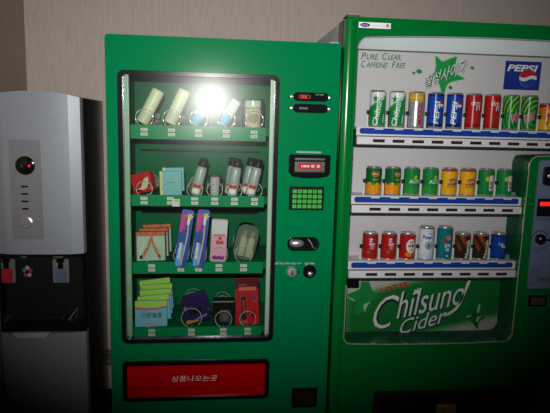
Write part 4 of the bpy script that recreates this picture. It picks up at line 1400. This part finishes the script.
t.flat(smooth_poly([(-0.018, 0.006), (-0.006, 0.004), (0.004, 0.010), (0.006, 0.060), (-0.004, 0.086), (-0.016, 0.060)], 3), -0.0024, mat('sky_print', (0.10, 0.32, 0.62), 0.4))
text_to(t, '2080', M_label_w, (0, 1, 0, 1), -0.0030, shear=0.2, bold=0.03, warp=vert_warp(-0.014, -0.003, 0.022, 0.085))
t.build('lettering', tb, local=True)
t = MB()
t.tube([(0.000, -0.006, 0.012), (0.006, -0.006, 0.060), (0.009, -0.007, 0.110), (0.008, -0.006, 0.150)], 0.0028, mat('brush_pink', (0.72, 0.48, 0.56), 0.35), 10)
t.box(0.002, 0.011, -0.011, -0.005, 0.150, 0.178, M_label_w)
t.build('toothbrush', tb, smooth=True, local=True)
MB().plate(rrect(-0.006, 0.016, 0.006, 0.184, 0.008), -0.014, -0.0022, M_wrap).build('blister', tb, bevel=0.003, local=True)
tb.location = (-0.1270, 1.866, 0.9930); tb.rotation_euler = (math.radians(-6), math.radians(8), 0)
copy_thing(tb, (-0.0655, 1.866, 0.9930), (math.radians(-6), math.radians(6), 0), 'blue and magenta toothbrush card next to the pink pack')

M_pk = mat('pink_film', (0.62, 0.32, 0.42), 0.35)
pp = empty('pink_pack', (0.0030, 1.893, FZ[2]), 'upright pink and white pack with red lettering on the third row', 'pack', None, (math.radians(-4), math.radians(3), 0.03))
MB().plate(rrect(-0.028, 0.028, 0, 0.152, 0.007), -0.008, 0.008, M_pk).build('pack_body', pp, bevel=0.005, seg=3, local=True)
t = MB()
t.flat([(-0.027, 0.098), (0.027, 0.092), (0.027, 0.146), (-0.027, 0.146)], -0.0085, mat('pack_white', (0.55, 0.56, 0.58), 0.4))
t.build('white_panel', pp, local=True)
t = MB()
t.flat([(-0.020, 0.008)] + [(-0.02 + 0.008 * k, 0.018 + (0.005 if k % 2 else 0)) for k in range(6)] + [(0.022, 0.008)], -0.0088, mat('plum_print', (0.18, 0.02, 0.20), 0.4))
text_to(t, '순면감촉', M_print_red, (-0.018, 0.022, 0.091, 0.099), -0.0090, bold=0.04)
text_to(t, '좋은', M_print_red, (-0.010, 0.018, 0.062, 0.076), -0.0090, bold=0.06)
t.flat(ell(0.004, 0.084, 0.006, 0.005), -0.0090, M_print_red)
t.build('lettering', pp, local=True)

tc_ = empty('travel_bottle_set', (0.0900, 1.909, FZ[2] + 0.008), 'clear domed case holding two cream travel bottles, right end of third row', 'bottle set', None, (0, math.radians(12), 0))
MB().plate(rrect(-0.039, 0.039, 0, 0.128, 0.030, 8), -0.024, 0.024, M_case).build('clear_case', tc_, bevel=0.010, seg=3, local=True)
M_crm = mat('cream_bottle', (0.56, 0.54, 0.40), 0.4)
for x in (-0.008, 0.020):
    b_ = MB().lathe([(0.012, 0), (0.0135, 0.003), (0.0135, 0.062), (0.010, 0.070), (0.006, 0.073)], M_crm, 24, c=(x, -0.004, 0.010)).build('bottle', tc_, smooth=True, local=True)
    MB().lathe([(0.008, 0.073), (0.008, 0.088), (0.006, 0.092), (0.0001, 0.0925)], mat('cap_olive', (0.30, 0.29, 0.20), 0.35), 20, c=(x, -0.004, 0.010)).build('cap', b_, smooth=True, local=True)

# row 4
M_aq = mat('tissue_aqua', (0.16, 0.46, 0.60), 0.4)
M_lm = mat('tissue_lime', (0.36, 0.62, 0.08), 0.4)
M_mg = mat('tissue_magenta', (0.55, 0.08, 0.26), 0.4)
tp = empty('tissue_pack', (0, 0, 0), 'frontmost lime, pink and aqua tissue pack on the bottom row', 'tissue pack', 'tissue packs on the bottom row')
w, h = 0.056, 0.093
MB().plate(rrect(-w, w, 0, h, 0.003), -0.006, 0.006, M_aq).build('pack_body', tp, bevel=0.003, seg=2, local=True)
t = MB()
t.flat([(-w, 0.066), (-0.02, 0.063), (0.02, 0.065), (w, 0.070), (w, 0.0925), (-w, 0.0925)], -0.0064, M_lm)
t.build('lime_top', tp, local=True)
t = MB()
t.flat([(-w, 0.063), (-0.02, 0.059), (0.02, 0.061), (w, 0.067), (w, 0.074), (0.02, 0.068), (-0.02, 0.067), (-w, 0.072)], -0.0068, M_mg)
t.build('pink_wave', tp, local=True)
t = MB()
text_to(t, '크린생활', M_dark, (-0.036, 0.038, 0.032, 0.050), -0.0074, bold=0.012)
t.flat(rrect(-0.020, 0.034, 0.006, 0.014, 0.003), -0.0068, mat('tissue_pink_band', (0.5, 0.25, 0.40), 0.4))
t.build('lettering', tp, local=True)
tp.location = (-0.2290, 1.888, FZ[3] + 0.001); tp.rotation_euler = (math.radians(-5), math.radians(-1), 0)
labs = ('tissue pack directly behind the frontmost one on the bottom row', 'third tissue pack back in the bottom left stack', 'fourth tissue pack back in the bottom left stack', 'rearmost and highest tissue pack in the bottom left stack')
for k, (dx, dy, dz, rr) in enumerate(((0.014, 0.030, 0.014, -6), (0.016, 0.056, 0.030, -4), (0.018, 0.082, 0.044, -4), (0.012, 0.108, 0.060, -7))):
    copy_thing(tp, (-0.2310 + dx, 1.888 + dy, FZ[3] + 0.001 + dz * 0.8), (math.radians(-5), math.radians(rr), 0), labs[k])

M_pu = mat('purple_film', (0.018, 0.010, 0.075), 0.35, spec=0.2)
pr = empty('purple_pack', (0, 0, 0), 'front dark purple pack with gold lower edge in the bottom row coil', 'pack', 'purple packs on the bottom row')
MB().plate(rrect(-0.042, 0.046, 0, 0.088, 0.004), -0.007, 0.007, M_pu).build('pack_body', pr, bevel=0.004, seg=2, local=True)
t = MB()
t.flat([(-0.041, 0.003), (0.006, 0.003), (0.000, 0.012), (-0.016, 0.010), (-0.030, 0.017), (-0.041, 0.013)], -0.0076, mat('purple_gold', (0.42, 0.22, 0.02), 0.4))
t.flat([(-0.020, 0.030), (0.026, 0.032), (0.024, 0.048), (-0.018, 0.046)], -0.0076, M_dark)
t.flat([(0.000, 0.010), (0.038, 0.014), (0.038, 0.020), (0.004, 0.016)], -0.0078, mat('lilac_print', (0.20, 0.18, 0.38), 0.4))
t.flat(ell(-0.030, 0.062, 0.006, 0.005), -0.0078, mat('purple_pinkish', (0.30, 0.12, 0.22), 0.4))
t.build('printed_mark', pr, local=True)
pr.location = (-0.0640, 1.896, FZ[3] + 0.014); pr.rotation_euler = (math.radians(-4), math.radians(-17), 0.08)
copy_thing(pr, (-0.0590, 1.926, FZ[3] + 0.024), (math.radians(-4), math.radians(-17), 0.08), 'purple pack showing above and behind the front purple pack')

bk_ = empty('black_pack', (0.0270, 1.900, FZ[3] + 0.001), 'black pack with silver line and grey square, left of red card', 'pack', None, (math.radians(-3), 0, 0))
MB().plate(rrect(-0.039, 0.039, 0, 0.098, 0.003), -0.008, 0.008, mat('black_film', (0.008, 0.009, 0.010), 0.25)).build('pack_body', bk_, bevel=0.003, local=True)
t = MB()
t.flat([(-0.038, 0.083), (0.038, 0.083), (0.038, 0.087), (-0.038, 0.087)], -0.0086, mat('silver_line', (0.30, 0.36, 0.32), 0.3, metal=0.4))
t.build('silver_line', bk_, local=True)
t = MB()
t.flat([(-0.014, 0.010), (0.024, 0.010), (0.024, 0.055), (-0.014, 0.055)], -0.0086, mat('smoky_square', (0.055, 0.055, 0.052), 0.4))
t.flat(ell(0.006, 0.028, 0.010, 0.011), -0.0090, mat('smoky_mark', (0.12, 0.11, 0.10), 0.4))
t.build('grey_square', bk_, local=True)

M_rc = mat('red_card', (0.48, 0.010, 0.014), 0.35)
rc = empty('red_blister_card', (0.1145, 1.893, FZ[3]), 'tall red blister card with black tool, right end of bottom row', 'blister pack', None, (math.radians(-4), math.radians(-2), 0))
MB().plate(rrect(-0.042, 0.042, 0, 0.172, 0.002), -0.001, 0.001, M_rc).build('card', rc, local=True)
t = MB()
t.flat([(-0.042, 0.134), (0.042, 0.134), (0.042, 0.1715), (-0.042, 0.1715)], -0.0014, mat('maroon_print', (0.10, 0.006, 0.008), 0.4))
t.build('dark_header', rc, local=True)
t = MB()
text_to(t, '000000', mat('salmon_print', (0.62, 0.16, 0.14), 0.4), (-0.030, 0.034, 0.127, 0.141), -0.0018, bold=0.06)
text_to(t, 'BLACK', mat('salmon_print', (0.62, 0.16, 0.14), 0.4), (-0.028, 0.000, 0.146, 0.151), -0.0018, bold=0.01)
t.flat(rrect(0.020, 0.036, 0.096, 0.112, 0.004), -0.0018, mat('card_blue', (0.03, 0.06, 0.25), 0.4))
t.flat(rrect(0.020, 0.034, 0.080, 0.091, 0.002), -0.0018, mat('card_brown', (0.28, 0.08, 0.05), 0.4))
for a0 in range(6):
    a = a0 * PI / 3 + 0.4
    t.flat([(0.022 + 0.003 * math.cos(a + 1.5), 0.036 + 0.003 * math.sin(a + 1.5)), (0.022 + 0.003 * math.cos(a - 1.5), 0.036 + 0.003 * math.sin(a - 1.5)), (0.022 + 0.015 * math.cos(a), 0.036 + 0.018 * math.sin(a))], -0.0018 - 0.0001 * a0, M_dark)
t.build('lettering', rc, local=True)
t = MB()
t.plate(rrect(-0.022, -0.004, 0.020, 0.106, 0.004), -0.010, -0.0025, M_dark)
t.plate(rrect(-0.018, -0.008, 0.050, 0.094, 0.003), -0.0115, -0.0098, M_rc)
t.build('black_tool', rc, bevel=0.002, local=True)
MB().plate(rrect(-0.030, 0.002, 0.012, 0.114, 0.006), -0.014, -0.0012, M_wrap).build('blister', rc, bevel=0.003, local=True)
